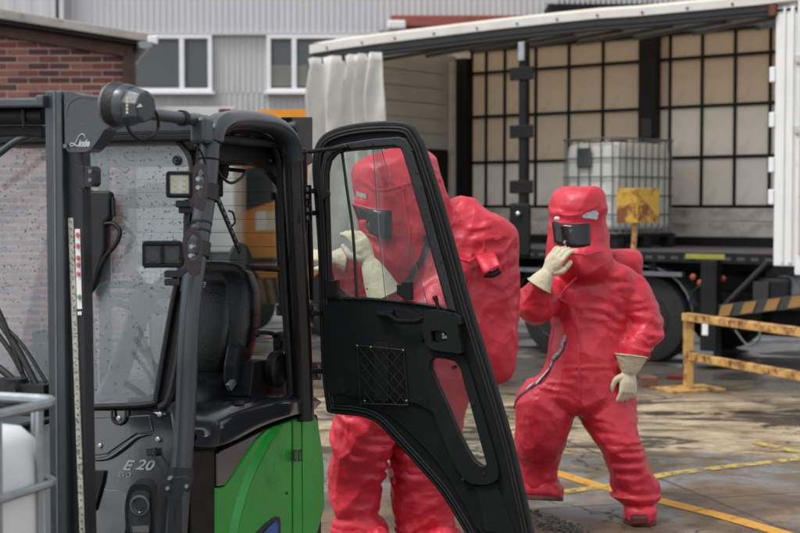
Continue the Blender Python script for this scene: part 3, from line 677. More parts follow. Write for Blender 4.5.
def pallet(o, root, X, Y, wx, wy, z0, hh, m):
    c = o + X * wx / 2 + Y * wy / 2
    g = G(); g.box(c + Z3 * (z0 + hh - .02), wx, wy, .035, X, Y, Z3); pl_ = g.obj('pallet', m, root, bevel=.005)
    for a in (.07, .5, .93):
        for b in (.07, .5, .93):
            g = G(); g.box(o + X * wx * a + Y * wy * b + Z3 * (z0 + (hh - .04) / 2), .13, .13, hh - .04, X, Y, Z3); g.obj('pallet_foot', m, pl_, bevel=.005)
# tank on the truck deck
c0 = at(617, 243, 16.9); c0.z = 0
DX = Vector((.74, .67, 0)).normalized(); DY = Vector((-.67, .74, 0)).normalized()
ib = thing('ibc_tank', 'aged greyish caged liquid tank on a dark pallet on the lorry deck', 'tank', c0 + (DX + DY) * .55 + Z3 * DK)
zt2 = at(622, 139, 17.0).z
pallet(c0, ib, DX, DY, 1.2 * .97, 1.0 * .9, DK + .003, .17, 'truck_black')
ibc(c0, ib, DX, DY, 1.2 * .95, 1.0 * .9, zt2 - DK - .18, DK + .18, 'dark_zinc', 'hdpe_old', 6, (9, 5), .0085)
p = c0 + DY * .52 - DX * .012; g = G(); zc = at(590, 158, 17.4).z
g.box(p + Z3 * zc, .02, .22, .24, DX, DY, Z3); g.obj('tank_plate', 'window_dark', ib, bevel=.01)
# near tank on the forks (bottom left)
LAT = Vector((-.94, .342, 0)); FWD = Vector((-.342, -.94, 0))
cn = at(63, 405, 3.5); hn = 1.15; zbn = cn.z - hn
cn.z = 0
ibn = thing('ibc_tank', 'clean white caged liquid tank carried low in front of the forklift mast', 'tank', cn + (LAT + FWD) * .5 + Z3 * (zbn - .14))
pallet(cn, ibn, LAT, FWD, 1.2, 1.0, zbn - .145, .14, 'black_plastic')
ibc(cn, ibn, LAT, FWD, 1.2, 1.0, hn, zbn, 'zinc', 'hdpe_white', 7, (8, 6), .0105, .02, .05)

# ================================================================== yellow barrier and sign
pb = ground(685, 390); PBY = pb.y; s_ = FPX / PBY
bar = thing('barrier_rail', 'low rusty yellow pipe barrier with two rails in front of the lorry', 'barrier', pb)
bd = Vector((.63, -1.66, 0)).normalized(); bz = at(685, 314, PBY).z
def yt(name, a, b, w_, h, m='yellow_old', bevel=.008): g = G(); g.bar(a, b, w_, h); return g.obj(name, m, bar, bevel=bevel)
bp_ = pb + Vector((.03, 0, 0))
yt('post', bp_ + Z3 * .01, bp_ + Z3 * (bz - .06), .09, .09); yt('post', bp_ + bd * 2.6 + Z3 * .01, bp_ + bd * 2.6 + Z3 * (bz - .06), .09, .09)
yt('rail', bp_ - bd * .05 + Z3 * (bz - .03), bp_ + bd * 2.72 + Z3 * (bz - .03), .1, .075); yt('rail', bp_ + bd * .05 + Z3 * (bz - .41), bp_ + bd * 2.6 + Z3 * (bz - .41), .07, .075)
for q in (0, 2.6): g = G(); g.box(bp_ + bd * q + Z3 * .012, .4, .6, .02, bd, Vector((1.66, .63, 0)).normalized(), Z3); g.obj('base_plate', 'yellow_old', bar)
sg = thing('rusty_sign', 'small rusty yellow square sign plate on a thin yellow pole behind the walking person', 'sign', (at(637, 230, 12.6).x, 12.6, 0))
a = at(617, 223, 12.6); b = at(637.5, 188, 12.6); c = at(659, 222.5, 12.75)
g = G(); g.plate([a, Vector((b.x, 12.57, a.z)), Vector((b.x, 12.57, b.z)), Vector((a.x, 12.6, b.z))], [], Vector((0, .02, 0))); g.obj('sign_plate', 'rust_sign', sg, bevel=.003)
g = G(); g.plate([Vector((b.x + .002, 12.57, a.z)), Vector((c.x, 12.75, a.z)), Vector((c.x, 12.75, b.z)), Vector((b.x + .002, 12.57, b.z))], [], Vector((0, .02, 0))); g.obj('sign_plate', 'rust_sign', sg, bevel=.003, label='rustier right half')
g = G(); g.tube([(b.x - .09, 12.66, .0), (b.x, 12.64, b.z - .03)], .026, 10); g.obj('pole', 'yellow_old', sg, smooth=True)
p = ground(648, 386); g = G(); g.box(p + Z3 * .05, .16, .2, .1); tag(g.obj('wooden_block', 'wood_block', bevel=.008), 'small reddish brown wooden block on the ground beside the barrier foot', 'wooden block')
p = ground(676, 379); g = G(); g.box(p + Z3 * .02, .2, .06, .04); tag(g.obj('chock', 'red_lamp', bevel=.008), 'thin red chock lying in the shade under the lorry', 'chock')

# ================================================================== FORKLIFT
BK = Vector((.342, .94, 0)); LT = Vector((-.94, .342, 0))          # backwards, and across to the far side
S0 = at(205, 150, 4.83); S0.z = 0; SP = Pl(S0, -LT)
fk = thing('forklift', 'dark grey and green electric forklift with its cab door swung open', 'forklift', S0 + LT * .5 + BK * .4)
def fo(g, name, m, smooth=False, bevel=0, parent=None, label=None, sharp=None): return g.obj(name, m, parent or fk, smooth=smooth, bevel=bevel, label=label, sharp=sharp)
def SB(L, t, z): return S0 + BK * L + LT * t + Z3 * z
# --- cab arch (front pillar, roof edge, rear pillar) as one swept frame, near and far side
px = [(172, 600), (176, 540), (182, 460), (186, 400), (188, 345), (192, 290), (199, 240), (205, 200), (208.5, 165), (210, 143), (214, 129), (224, 122), (240, 120), (256, 121.5), (269, 124), (280, 130), (288, 141), (292.5, 160), (294.5, 200), (297, 250), (300, 300), (303, 360), (305, 420)]
AP = cat(SP.many(px), 5); nA = len(AP)
i_c = 10 * 5
g = G(); fr_i = i_c
g.tube(AP[:fr_i + 3], [(.036, .034)] * (fr_i + 3), 14, ref=LT); fo(g, 'front_pillar', 'steel_grey', True)
g = G(); g.tube(AP[fr_i - 4:17 * 5 + 1], [(.047, .036)] * (17 * 5 + 1 - fr_i + 4), 16, ref=LT); fo(g, 'roof_edge', 'steel_grey', True)
g = G(); g.tube([p + LT * .006 for p in AP[17 * 5 - 2:]], [(.045, .036)] * (nA - 17 * 5 + 2), 14, ref=LT); fo(g, 'rear_pillar', 'green_black_paint', True)
# edge band across the front corner
g = G(); g.tube([p + LT * .0 for p in AP[i_c - 5:i_c + 6]], [(.052, .04)] * 11, 6, ref=LT); fo(g, 'corner_cap', 'steel_grey', False, .004)
AF = [p + LT * 1.0 for p in AP]
g = G(); g.tube(AF, .036, 12, ref=LT); fo(g, 'far_pillar', 'green_black_paint', True)
# inner seal of door opening
g = G(); ins = [p + LT * .05 for p in AP]; g.tube([p + (SB(.45, .05, 1.35) - p).normalized() * .035 for p in ins[25:]], .014, 8); fo(g, 'door_seal', 'black_rubber', True)
# roof
zr = SP(245, 128).z; g = G(); g.box(SB(.42, .5, zr - .045), .82, .95, .03, BK, LT, Z3); fo(g, 'roof_panel', 'black_plastic', bevel=.008)
g = G(); g.box(SB(.04, .5, zr + .0), .07, .93, .075, BK, LT, Z3); fo(g, 'roof_front_beam', 'steel_grey', bevel=.015)
g = G(); g.box(SB(.80, .5, zr - .07), .07, .93, .1, BK, LT, Z3); fo(g, 'roof_rear_beam', 'black_plastic', bevel=.012)
for i in range(5): g = G(); g.box(SB(.2 + i * .13, .5, zr + .0), .03, .9, .05, BK, LT, Z3); fo(g, 'roof_slat', 'dark_steel', bevel=.008)
# gusset under roof at rear pillar
GP = Pl(S0 + LT * .09, -LT)
g = G(); g.plate(GP.many([(219, 141), (270, 140), (286, 152), (287, 200), (282, 186), (270, 172), (252, 163), (219, 161)]), [], LT * .03); fo(g, 'roof_gusset', 'black_plastic', bevel=.004)
for u, v in ((270, 160.5), (275, 152), (281, 182), (281, 163)): g = G(); g.lathe(GP(u, v), -LT, [(-.005, .007), (.006, .007)], 6); fo(g, 'bolt', 'zinc')
g = G(); g.box(GP(247, 153) + LT * .06, .5, .06, .09, BK, LT, Z3); fo(g, 'header_box', 'black_plastic', bevel=.01)
# hanging inside mirror / fan and cable
c = GP(247, 168) + LT * .12
g = G(); g.lathe(c, -LT + BK * .2, [(-.03, .03), (0, .042), (.03, .04)], 20); fo(g, 'interior_lamp', 'black_plastic', True)
g = G(); g.box(GP(248, 184) + LT * .13, .05, .03, .1, BK, LT, Z3); fo(g, 'lamp_bracket', 'black_plastic', bevel=.008)
g = G(); g.tube([c, GP(268, 171) + LT * .1], .008, 8); fo(g, 'lamp_arm', 'black_plastic', True)
g = G(); g.tube(cat([SP(216, 168, .01), SP(222, 177), SP(231, 183), SP(241, 178), SP(247, 170)], 6), .0055, 8); fo(g, 'cable', 'black_rubber', True)
# slotted stay
RP = Pl(S0 + LT * .14, -LT)
a, b = RP(214, 190), RP(240, 252); g = G(); g.bar(a, b, .008, .024, -LT.cross(Z3)); sy = fo(g, 'slotted_stay', 'dark_steel', bevel=.002)
for i in range(9): g = G(); p = a.lerp(b, (i + .7) / 10); g.bar(p - (b - a).normalized() * .008, p + (b - a).normalized() * .008, .0095, .007, -LT.cross(Z3)); g.obj('slot', 'zinc', sy)
g = G(); g.tube(cat([RP(229, 211), RP(233, 213), RP(235, 222), RP(232, 226)], 5), .004, 8); fo(g, 'stay_hook', 'dark_steel', True)
g = G(); g.tube([RP(277, 194), RP(279, 250), RP(282, 308)], .011, 10); fo(g, 'grab_rail', 'black_plastic', True)
g = G(); g.box(RP(275, 196), .05, .02, .03, BK, LT, Z3); g.box(RP(283, 310), .06, .04, .045, BK, LT, Z3); g.box(RP(285, 308, .01), .03, .05, .06, BK, LT, Z3); fo(g, 'rail_mount', 'black_plastic', bevel=.006)
g = G(); g.tube([RP(248, 267), RP(290, 270)], .013, 10); fo(g, 'cross_bar', 'black_plastic', True)
# rear and far windows
g = G(); g.box(SB(.9, .5, 1.5), .005, .86, 1.0, BK, LT, Z3); fo(g, 'rear_window', 'rear_glass')
for i in range(16):
    z = 1.06 + i * .056; g = G(); g.bar(SB(.893, .1, z), SB(.893, .9, z), .001, .0016); fo(g, 'heating_wire', 'black_rubber')
for t in (.04, .96): g = G(); g.bar(SB(.9, t, .95), SB(.9, t, zr - .05), .05, .05); fo(g, 'rear_window_post', 'black_plastic', bevel=.008)
g = G(); g.bar(SB(.9, .06, .98), SB(.9, .94, .98), .05, .06); fo(g, 'rear_window_sill', 'black_plastic', bevel=.01)
# black bracket plate behind the rear pillar
g = G(); g.plate(SP.many([(291, 117), (313, 117), (313, 163), (308, 166), (300, 150)], -.12), [], LT * .05); fo(g, 'roof_bracket', 'dark_steel', bevel=.006)
g = G(); g.lathe(SP(294.5, 127, .03), -LT, [(-.02, .02), (0, .024), (.012, .02)], 16); fo(g, 'cap', 'dark_steel', True)

# --- leaning front plane of the cab
aT, aB = SP(209, 165), SP(182, 460); pdir = (aT - aB).normalized(); WN = LT.cross(pdir).normalized()
if WN.dot(FW) > 0: WN = -WN
WP = Pl(aB + LT * .04, WN)
gl = [(-40, 128), (60, 119), (110, 120), (150, 127), (172, 137), (187, 152), (192, 172), (189, 210), (184, 250), (173, 300), (161, 368), (156, 396), (150, 404), (92, 407), (-40, 411)]
GL = cat(WP.many(gl), 3, closed=True)
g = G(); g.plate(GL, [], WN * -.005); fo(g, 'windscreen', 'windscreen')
g = G(); g.tube(GL, .0105, 8, closed=True); fo(g, 'windscreen_gasket', 'black_rubber', True)
g = G(); g.tube(cat(WP.many([(192, 172), (196, 215), (191, 262), (183, 320), (176, 368), (168, 400), (160, 408)], .002), 5), .014, 8); fo(g, 'gasket_trim', 'dark_steel', True)
g = G(); g.plate(WP.many([(189, 215), (198, 215), (184, 330), (175, 400), (160, 409), (156, 400), (171, 310)], -.012), [], WN * -.01); fo(g, 'screen_side_panel', 'black_plastic')
# raindrops
g = G(); ico = []
bmm = bmesh.new(); bmesh.ops.create_icosphere(bmm, subdivisions=1, radius=1); iv = [v.co.copy() for v in bmm.verts]; itf = [tuple(v.index for v in f.verts) for f in bmm.faces]; bmm.free()
def inpoly(u, v, P):
    r = False; j = len(P) - 1
    for i in range(len(P)):
        if (P[i][1] > v) != (P[j][1] > v) and u < (P[j][0] - P[i][0]) * (v - P[i][1]) / (P[j][1] - P[i][1]) + P[i][0]: r = not r
        j = i
    return r
k = 0
while k < 2600:
    u = random.uniform(-20, 192); v = random.uniform(120, 405)
    if not inpoly(u, v, gl): continue
    if random.random() > (.35 if v > 300 else 1): continue
    p = WP(u, v, .001); r = random.choice((.001, .0012, .0015, .0019, .0028)); g.add([p + Vector((q.x * r, q.y * r, q.z * r * 1.15)) for q in iv], itf); k += 1
o = fo(g, 'raindrops', 'drop', True, sharp=180); o['kind'] = 'stuff'
# round fixing, wiper, hinge
p = WP(177, 160, .004); g = G(); g.lathe(p, WN, [(-.01, .017), (.004, .017), (.007, .012), (.004, .007), (.009, .005)], 20); fo(g, 'screen_fixing', 'black_rubber', True)
g = G(); g.tube(cat(WP.many([(-30, 175), (-4, 156), (12, 144), (26, 137), (44, 131), (62, 128)], .10), 5), .013, 10); fo(g, 'guard_tube', 'steel_grey', True)
g = G(); g.plate(WP.many([(88, 124), (96, 120), (140, 126), (156, 150), (140, 146), (124, 133)], -.01), [], WN * .004); 
# lower front cowl with creases and lettering
CP = WP
cow = [(70, 409), (150, 409), (160, 413), (172, 412), (176, 440), (172, 540), (170, 600), (20, 600), (20, 412)]
g = G(); g.plate(CP.many(cow, -.012), [], WN * -.03); fo(g, 'front_cowl', 'gloss_grey_panel', bevel=.006)
g = G(); q = cat(CP.many([(88, 460), (108, 458), (124, 448), (138, 437), (152, 434)], -.012), 5); g.tube(q, [.004 + .007 * math.sin(math.pi * i / (len(q) - 1)) for i in range(len(q))], 8); fo(g, 'cowl_crease', 'gloss_grey_panel', True)
g = G(); g.plate(CP.many([(92, 418), (150, 415), (154, 431), (138, 433), (122, 444), (108, 454), (90, 456)], -.012), [], WN * .006); fo(g, 'cowl_panel', 'gloss_grey_panel', bevel=.005)
g = G(); g.plate(CP.many([(95, 533), (93, 560), (122, 560), (130, 500), (128, 493), (118, 490), (110, 490), (105, 488)], -.01), [], WN * .005); fo(g, 'cowl_reflector', 'dark_zinc', bevel=.004)
g = G(); g.plate(CP.many([(93, 470), (106, 470), (104, 482), (96, 510), (92, 512)], -.008), [], WN * .01); fo(g, 'cowl_vent', 'black_plastic', bevel=.004)
for u, v in ((119, 418.5), (160, 414.5), (158, 439.5), (100, 446)): g = G(); g.lathe(CP(u, v, -.004), WN, [(-.01, .0085), (.004, .0085), (.0055, .006)], 14); fo(g, 'screw', 'zinc', True)
g = G(); g.tube(cat(CP.many([(112, 410), (113, 420), (119, 424), (125, 420), (126, 410)], .0), 5), .005, 8); fo(g, 'screw_eye', 'black_rubber', True)
wl = WN.cross(Z3); wl = wl if wl.x > 0 else -wl
wl = -LT
text('E', CP(122.0, 469.5, -.0095), wl, pdir, .048, 'lettering_grey', fk, depth=.001, shear=.35, sx=1.4, bold=.0009); text('20', CP(135.5, 469.0, -.0095), wl, pdir, .048, 'lettering_grey', fk, depth=.001, shear=.35, sx=1.35, bold=.0009)
text('EVO', CP(117.5, 476.5, -.0095), wl, pdir, .024, 'lettering_grey', fk, depth=.001, shear=.35, sx=1.1)
g = G(); g.plate(CP.many([(147, 449), (157, 447), (158, 455), (148, 456)], .0), [], WN * .01); g.tube([CP(153, 452, .012), CP(162, 474, .03)], .0035, 6); fo(g, 'latch_tab', 'black_rubber', bevel=.002)

# --- mast (in front of the cab)
MP0 = S0 + BK * -.60 + LT * .1; MP = Pl(MP0, -BK)
def mp(pts, off=0): return MP.many(pts, off)
ml = [(44.5, 91), (51.5, 640), (68, 640), (61.5, 91)]
mast = G(); mast.plate(mp(ml), [], BK * .12); mo = fo(mast, 'mast_rail', 'steel_grey', bevel=.004)
g = G(); g.plate(mp([(61, 93), (68, 640), (91, 640), (87.5, 500), (82, 150), (81, 93)], -.025), [], BK * .05); fo(g, 'inner_mast_rail', 'dark_steel', bevel=.004)
g = G(); g.plate(mp([(53, 91), (57, 640), (59, 640), (55, 91)], .002), [], BK * .004); g.obj('rail_edge', 'dark_zinc', mo)
rb = mp([(68, 218), (80.5, 560), (85.5, 560), (72.8, 218)], -.02); g = G(); g.plate(rb, [], BK * .006); ru = fo(g, 'ruler_strip', 'ruler_white')
for i in range(48):
    f = (i + .5) / 48; a = rb[0].lerp(rb[1], f); b = rb[3].lerp(rb[2], f); g = G(); g.bar(a.lerp(b, .45) - BK * .0015, a.lerp(b, .7) - BK * .0015, .002, .002); g.obj('tick', 'black_tape', ru)
sp_ = mp([(74.8, 229), (77, 309), (81.8, 309), (79.8, 229)], -.022); g = G(); g.plate(sp_, [], BK * .002); stk = fo(g, 'warning_sticker', 'sticker_white')
for v, m in ((235, 'sticker_red'), (246, 'sticker_red'), (258, 'sticker_red'), (265, 'sticker_red'), (274, 'sticker_red'), (297, 'sticker_green')):
    u = 77.3 + (v - 229) * .027; c = MP(u, v, -.018)
    g = G(); g.tube([c + (-LT) * (.0055 * math.cos(a)) + Z3 * (.0075 * math.sin(a)) for a in [i * math.pi / 6 for i in range(12)]], .0013, 6, closed=True); g.bar(c - Z3 * .004, c + Z3 * .004, .002, .004, BK); g.obj('pictogram', m, stk)
g = G(); g.plate(mp([(77.6, 311.5), (77.6, 315), (81.4, 315), (81.4, 311.5)], -.02), [], BK * .002); g.obj('label_square', 'sticker_white', stk)
# top bracket carrying the name, tilt cylinder, beacon
br = mp(cat([Vector((64, 94, 0)), Vector((66, 92, 0))], 1) and [(64, 92), (72, 92), (82, 95), (100, 98), (115, 99), (116, 124), (104, 130), (98, 140), (91, 149), (86, 152), (68, 152), (65, 148)], .03)
g = G(); g.plate(br, [], BK * .07); bk_ = fo(g, 'mast_bracket', 'steel_grey', bevel=.009)
g = G(); q = cat(mp([(67, 116), (70, 104), (80, 97), (98, 98), (116, 100)], .024), 5); g.tube(q, .008, 8); g.obj('bracket_fillet', 'steel_grey', bk_, smooth=True)
# name: script initial drawn as a stroke, the rest as letters
def strk(pts, r, name='lettering'): g = G(); g.tube(cat(mp(pts, .033), 6), r, 6); return g.obj(name, 'lettering', bk_, smooth=True)
strk([(85.2, 137.6), (84.1, 135.0), (81.5, 134.1), (78.8, 136.4), (76.4, 141.2), (73.8, 145.3), (71.2, 146.2), (70, 144.3), (72.2, 143.2), (75.6, 145.2), (78.7, 146.3)], .0015)
text('inde', MP(78.3, 146.6, .031), -LT, Z3, .031, 'lettering', bk_, depth=.0015, shear=.35, sx=.74, bold=.0009)
g = G(); g.box(MP(66, 146, .035), .012, .012, .012, BK, LT, Z3); fo(g, 'bracket_bolt', 'dark_zinc')
C0, C1 = MP(112, 110, -.01), SP(206, 121, -.02)
g = G(); g.tube([C0, C1], .021, 14); fo(g, 'tilt_cylinder', 'steel_grey', True)
g = G(); m_ = C0.lerp(C1, .72); d_ = (C1 - C0).normalized(); g.tube([m_ - d_ * .01, m_ + d_ * .012], .027, 14); g.obj('cylinder_collar', 'black_rubber', fk, smooth=True)
g = G(); g.box(SP(206, 131, .0) + BK * -.03, .07, .06, .09, BK, LT, Z3); fo(g, 'cylinder_mount', 'steel_grey', bevel=.012)
bc = MP(112, 104, .02); ax = (MP(146, 107, .04) - bc).normalized()
LL = (MP(146, 107, .04) - bc).length; rB = .067
g = G(); g.lathe(bc, ax, [(-.006, rB * .82), (.0, rB * .97), (.012, rB * .97), (.014, rB * .9)], 32); bo = fo(g, 'round_lamp', 'dark_zinc', True)
g = G(); g.lathe(bc, ax, [(.012, rB * 1.02), (.02, rB * 1.04), (.03, rB * 1.0), (.05, rB * .97)], 32); g.obj('lamp_ring', 'black_rubber', bo, smooth=True)
g = G(); g.lathe(bc, ax, [(.045, rB * .97), (LL * .62, rB * .9), (LL * .64, rB * .86)], 32); g.obj('lamp_body', 'steel_grey', bo, smooth=True)
g = G(); g.lathe(bc, ax, [(LL * .6, rB * .92), (LL * .7, rB * .84), (LL, rB * .72), (LL * 1.02, rB * .6)], 8); g.obj('lamp_back', 'steel_grey', bo, bevel=.004)
g = G(); g.lathe(bc, ax, [(-.014, rB * .5), (-.01, rB * .75), (-.004, rB * .8)], 32); g.obj('lamp_glass', 'lamp_lens', bo, smooth=True)
g = G(); 
for v in (98.5, 102, 105.5, 109, 112.5):
    p = at(127, v, 4.08); g.box(p, .006, .002, .007)
g.obj('lamp_print', 'lamp_led', bo)
p = at(139.5, 106, 4.06); g = G(); g.plate([p + Vector((-.009, 0, -.004)), p + Vector((.009, 0, -.002)), p + Vector((.001, 0, .007))], [], Vector((0, .004, 0))); g.obj('lamp_emblem', 'lettering', bo)
g = G(); g.tube(cat([MP(143, 104), MP(150, 107, -.05), MP(157, 115, -.08), MP(158, 127, -.1), MP(152, 137, -.08), MP(142, 140, -.05), MP(132, 134, .0), MP(127, 126, .02)], 6), .0055, 8); fo(g, 'cable', 'black_rubber', True)
# bolted side block
g = G(); g.plate(mp([(78, 166), (84, 164), (85, 190), (79, 188)], .0), [], BK * .03); g.plate(mp([(84, 166), (92, 166), (94.5, 170), (94.5, 184), (92, 187), (84, 187)], .01), [], BK * .04); sbk = fo(g, 'bolt_block', 'dark_steel', bevel=.004)
for v in (171.5, 180): g = G(); g.lathe(MP(90.5, v, .012), -BK, [(0, .007), (.004, .007)], 8); g.obj('bolt', 'dark_zinc', sbk)
# crosshead and centre hydraulics
g = G(); g.plate(mp([(-60, 99), (40, 98), (40, 107), (-60, 108)], .02), [], BK * .08); g.plate(mp([(35, 95), (43, 94.5), (43, 107), (35, 107)], .03), [], BK * .09); fo(g, 'crosshead', 'steel_grey', bevel=.006)
g = G(); g.plate(mp([(-60, 126), (42, 125), (42, 138), (20, 136), (-60, 140)], -.07), [], BK * .05); fo(g, 'cross_plate', 'black_plastic', bevel=.006)
g = G(); g.tube(mp([(-60, 117), (45, 116)], -.05), .028, 14); fo(g, 'cross_tube', 'black_plastic', True)
for u in (23,): g = G(); g.tube([MP(u, 110, -.02), MP(u + 1, 127, -.02)], .006, 8); fo(g, 'hose_clip', 'black_rubber', True)
for a, b, c_, d_, r, m in ((-12, 290, 22, 372, .008, 'black_rubber'), (-12, 305, 44, 400, .011, 'dark_steel'), (-12, 322, 32, 392, .008, 'black_rubber'), (0, 322, 46, 382, .006, 'black_rubber'), (-12, 360, 36, 410, .012, 'black_rubber')):
    g = G(); p, q = MP(a, b, -.06), MP(c_, d_, -.04); mm = p.lerp(q, .5) + Z3 * .02; g.tube(cat([p, mm, q], 8), r, 10); fo(g, 'hydraulic_hose', m, True)
g = G(); g.tube(mp([(14, 378), (14, 405)], -.03), .045, 16); g.lathe(MP(14, 390, .01), -BK, [(0, .022), (.02, .02)], 14); g.box(MP(26, 398, -.05), .1, .2, .1, BK, LT, Z3); g.box(MP(38, 400, -.05), .08, .06, .05, BK, LT, Z3); fo(g, 'hydraulic_block', 'dark_steel', True)
g = G(); g.plate(WP.many([(46, 328), (46, 412), (26, 412), (34, 350), (30, 332)], -.08), [], WN * -.05); fo(g, 'instrument_column', 'black_plastic', bevel=.01)
g = G(); g.plate(WP.many([(28, 343), (47, 341), (47, 349), (29, 352)], -.06), [], WN * -.08); fo(g, 'column_shelf', 'dark_zinc', bevel=.01)
# dark control unit behind the screen, right of the mast
g = G(); g.plate(WP.many([(84, 190), (110, 190), (109, 218), (104, 224), (104, 250), (94, 285), (84, 300)], .05), [], WN * -.035); fo(g, 'display_unit', 'black_plastic', bevel=.012)
g = G(); g.tube(cat(WP.many([(104, 224), (114, 224), (120, 232), (116, 244), (106, 256), (98, 270)], .04), 5), .008, 8); g.tube(WP.many([(113, 198), (114, 216)], .04), .007, 8); fo(g, 'display_handle', 'black_plastic', True)
# far mast rail, carriage, forks
fm = MP0 + LT * .82
g = G(); g.box(fm + Z3 * 1.06 + BK * .06, .12, .1, 2.1, BK, LT, Z3); fo(g, 'mast_rail', 'steel_grey', bevel=.004)
for z in (.25, .52): g = G(); g.box(MP0 + LT * .45 - BK * .06 + Z3 * z, .04, 1.0, .1, BK, LT, Z3); fo(g, 'fork_carriage', 'dark_steel', bevel=.006)
for t in (.2, .75): g = G(); g.box(MP0 + LT * t - BK * .1 + Z3 * .32, .04, .12, .6, BK, LT, Z3); g.box(MP0 + LT * t - BK * .62 + Z3 * .035, 1.05, .12, .035, BK, LT, Z3); fo(g, 'fork', 'dark_steel', bevel=.006)

# --- work lamps on the front pillar
def lamp(name, c, w_, h, d, kind):
    X = Vector((.985, .17, 0)); Y = Vector((-.17, .985, 0))
    g = G(); g.box(c + Y * d / 2, w_, d, h, X, Y, Z3); o = g.obj(name, 'black_plastic', fk, bevel=.012, seg=3)
    rim = [c - Y * .004 + X * (sx * w_ * .46) + Z3 * (sz * h * .46) for sx, sz in ((-1, -1), (1, -1), (1, 1), (-1, 1))]
    if kind == 'led':
        inn = [c - Y * .004 + X * (sx * w_ * .36) + Z3 * (sz * h * .36) for sx, sz in ((-1, -1), (1, -1), (1, 1), (-1, 1))]
        q = G(); q.plate(rim, [inn], -Y * .008); q.obj('lamp_bezel', 'black_plastic', o, bevel=.002)
        q = G(); q.box(c - Y * .003, w_ * .72, .008, h * .72, X, Y, Z3); q.obj('lens', 'lamp_lens', o, bevel=.004)
        for a in (-1, 0, 1):
            for b in (-1, 1):
                q = G(); q.lathe(c - Y * .007 + X * (b * w_ * .17) + Z3 * (a * h * .2), -Y, [(0, .0075), (.003, .0065)], 12); q.obj('led', 'lamp_led', o)
    else:
        inn = [c - Y * .004 + X * (sx * w_ * .42) + Z3 * (sz * h * .34) for sx, sz in ((-1, -1), (1, -1), (1, 1), (-1, 1))]
        q = G(); q.plate(rim, [inn], -Y * .008); q.obj('lamp_bezel', 'black_plastic', o, bevel=.002)
        q = G(); q.box(c - Y * .002, w_ * .84, .006, h * .68, X, Y, Z3); q.obj('lens', 'dark_lens', o, bevel=.002)
        for a in (-1, 1):
            q = G(); q.lathe(c - Y * .004 + X * (a * w_ * .24), -Y, [(0, h * .27), (.003, h * .25)], 16); q.obj('reflector', 'window_dark', o, smooth=True)
        q = G(); q.box(c - Y * .006, w_ * .1, .004, h * .62, X, Y, Z3); q.obj('lens_bar', 'black_plastic', o)
    return o
l1 = lamp('work_lamp', at(179.5, 184.5, 4.52), .087, .087, .06, 'led')
l2 = lamp('work_lamp', at(162.5, 254.5, 4.45), .128, .086, .06, 'bar'); l2['label'] = 'wide dark work lamp'
def bracket(pts, hole, Y, bolts):
    P = Pl(at(195, 200, Y), Vector((-.17, -.985, 0))); g = G(); o_ = cat(P.many(pts), 4, closed=True); h_ = cat(P.many(hole), 4, closed=True)
    g.plate(o_, [h_], Vector((.0, .008, 0))); o = g.obj('lamp_bracket', 'maroon_steel', fk, bevel=.002)
    for u, v in bolts: q = G(); q.lathe(P(u, v, .0), -Vector((.17, .985, 0)), [(-.02, .0075), (.008, .0075)], 6); q.obj('bolt', 'zinc', o)
    return o
bracket([(193, 170), (198, 163.5), (205, 164.5), (208, 175), (207, 195), (204, 210), (198, 209.5), (193.5, 203)], [(196.5, 175), (200.5, 169), (203.5, 174), (203.5, 190), (201.5, 197), (197.5, 193)], 4.50, ((198.5, 179), (198.5, 187.5)))
bracket([(183, 238), (190, 229), (198, 231), (203, 243), (201.5, 262), (199, 274), (191, 275), (186, 268), (183.5, 255)], [(187, 243), (193, 234.5), (199, 241), (199, 252), (194, 262), (188.5, 256)], 4.44, ((192, 246.5), (191, 255.5)))
for u, v, L_ in ((206, 176, 4), (207, 195, 4), (205, 199, 0), (197, 243, 0), (196, 262, 0)):
    pass
def clampring(u, v, r=.041, h=.02, m='dark_steel'):
    i = min(range(fr_i), key=lambda k: abs(AP[k].z - SP(u, v).z)); p = AP[i]; d = (AP[i + 1] - AP[i - 1]).normalized()
    g = G(); g.tube([p - d * h / 2, p + d * h / 2], r, 14); fo(g, 'clamp', m, True)
clampring(205, 196, .044, .055); clampring(197, 252, .044, .05); clampring(205, 158, .0375, .006, 'black_rubber'); clampring(205, 161, .0375, .006, 'black_rubber'); clampring(200, 224, .0375, .007, 'black_rubber'); clampring(200, 229, .0375, .007, 'black_rubber'); clampring(181, 470, .043, .05)
for u, v, Y in ((183, 204, 4.54), (186, 210, 4.56), (172, 274, 4.47), (172, 282, 4.47)): g = G(); g.box(at(u, v, Y), .045, .03, .022); fo(g, 'lamp_foot', 'dark_steel', bevel=.004)
g = G(); g.bar(at(182, 206, 4.56), at(204, 200, 4.7), .02, .02); g.tube([at(187, 200, 4.58), at(186, 235, 4.56)], .01, 8); fo(g, 'lamp_arm', 'dark_steel', bevel=.003); g = G(); g.bar(at(174, 277, 4.48), at(196, 262, 4.62), .02, .02); fo(g, 'lamp_arm', 'dark_steel', bevel=.003)
g = G(); g.tube(cat([at(195, 145, 4.6), at(201, 152, 4.62), at(206, 168, 4.66), at(203, 176, 4.56)], 5), .004, 6); g.tube(cat([at(186, 238, 4.5), at(190, 225, 4.55), at(196, 222, 4.62)], 5), .004, 6); fo(g, 'cable', 'black_rubber', True)
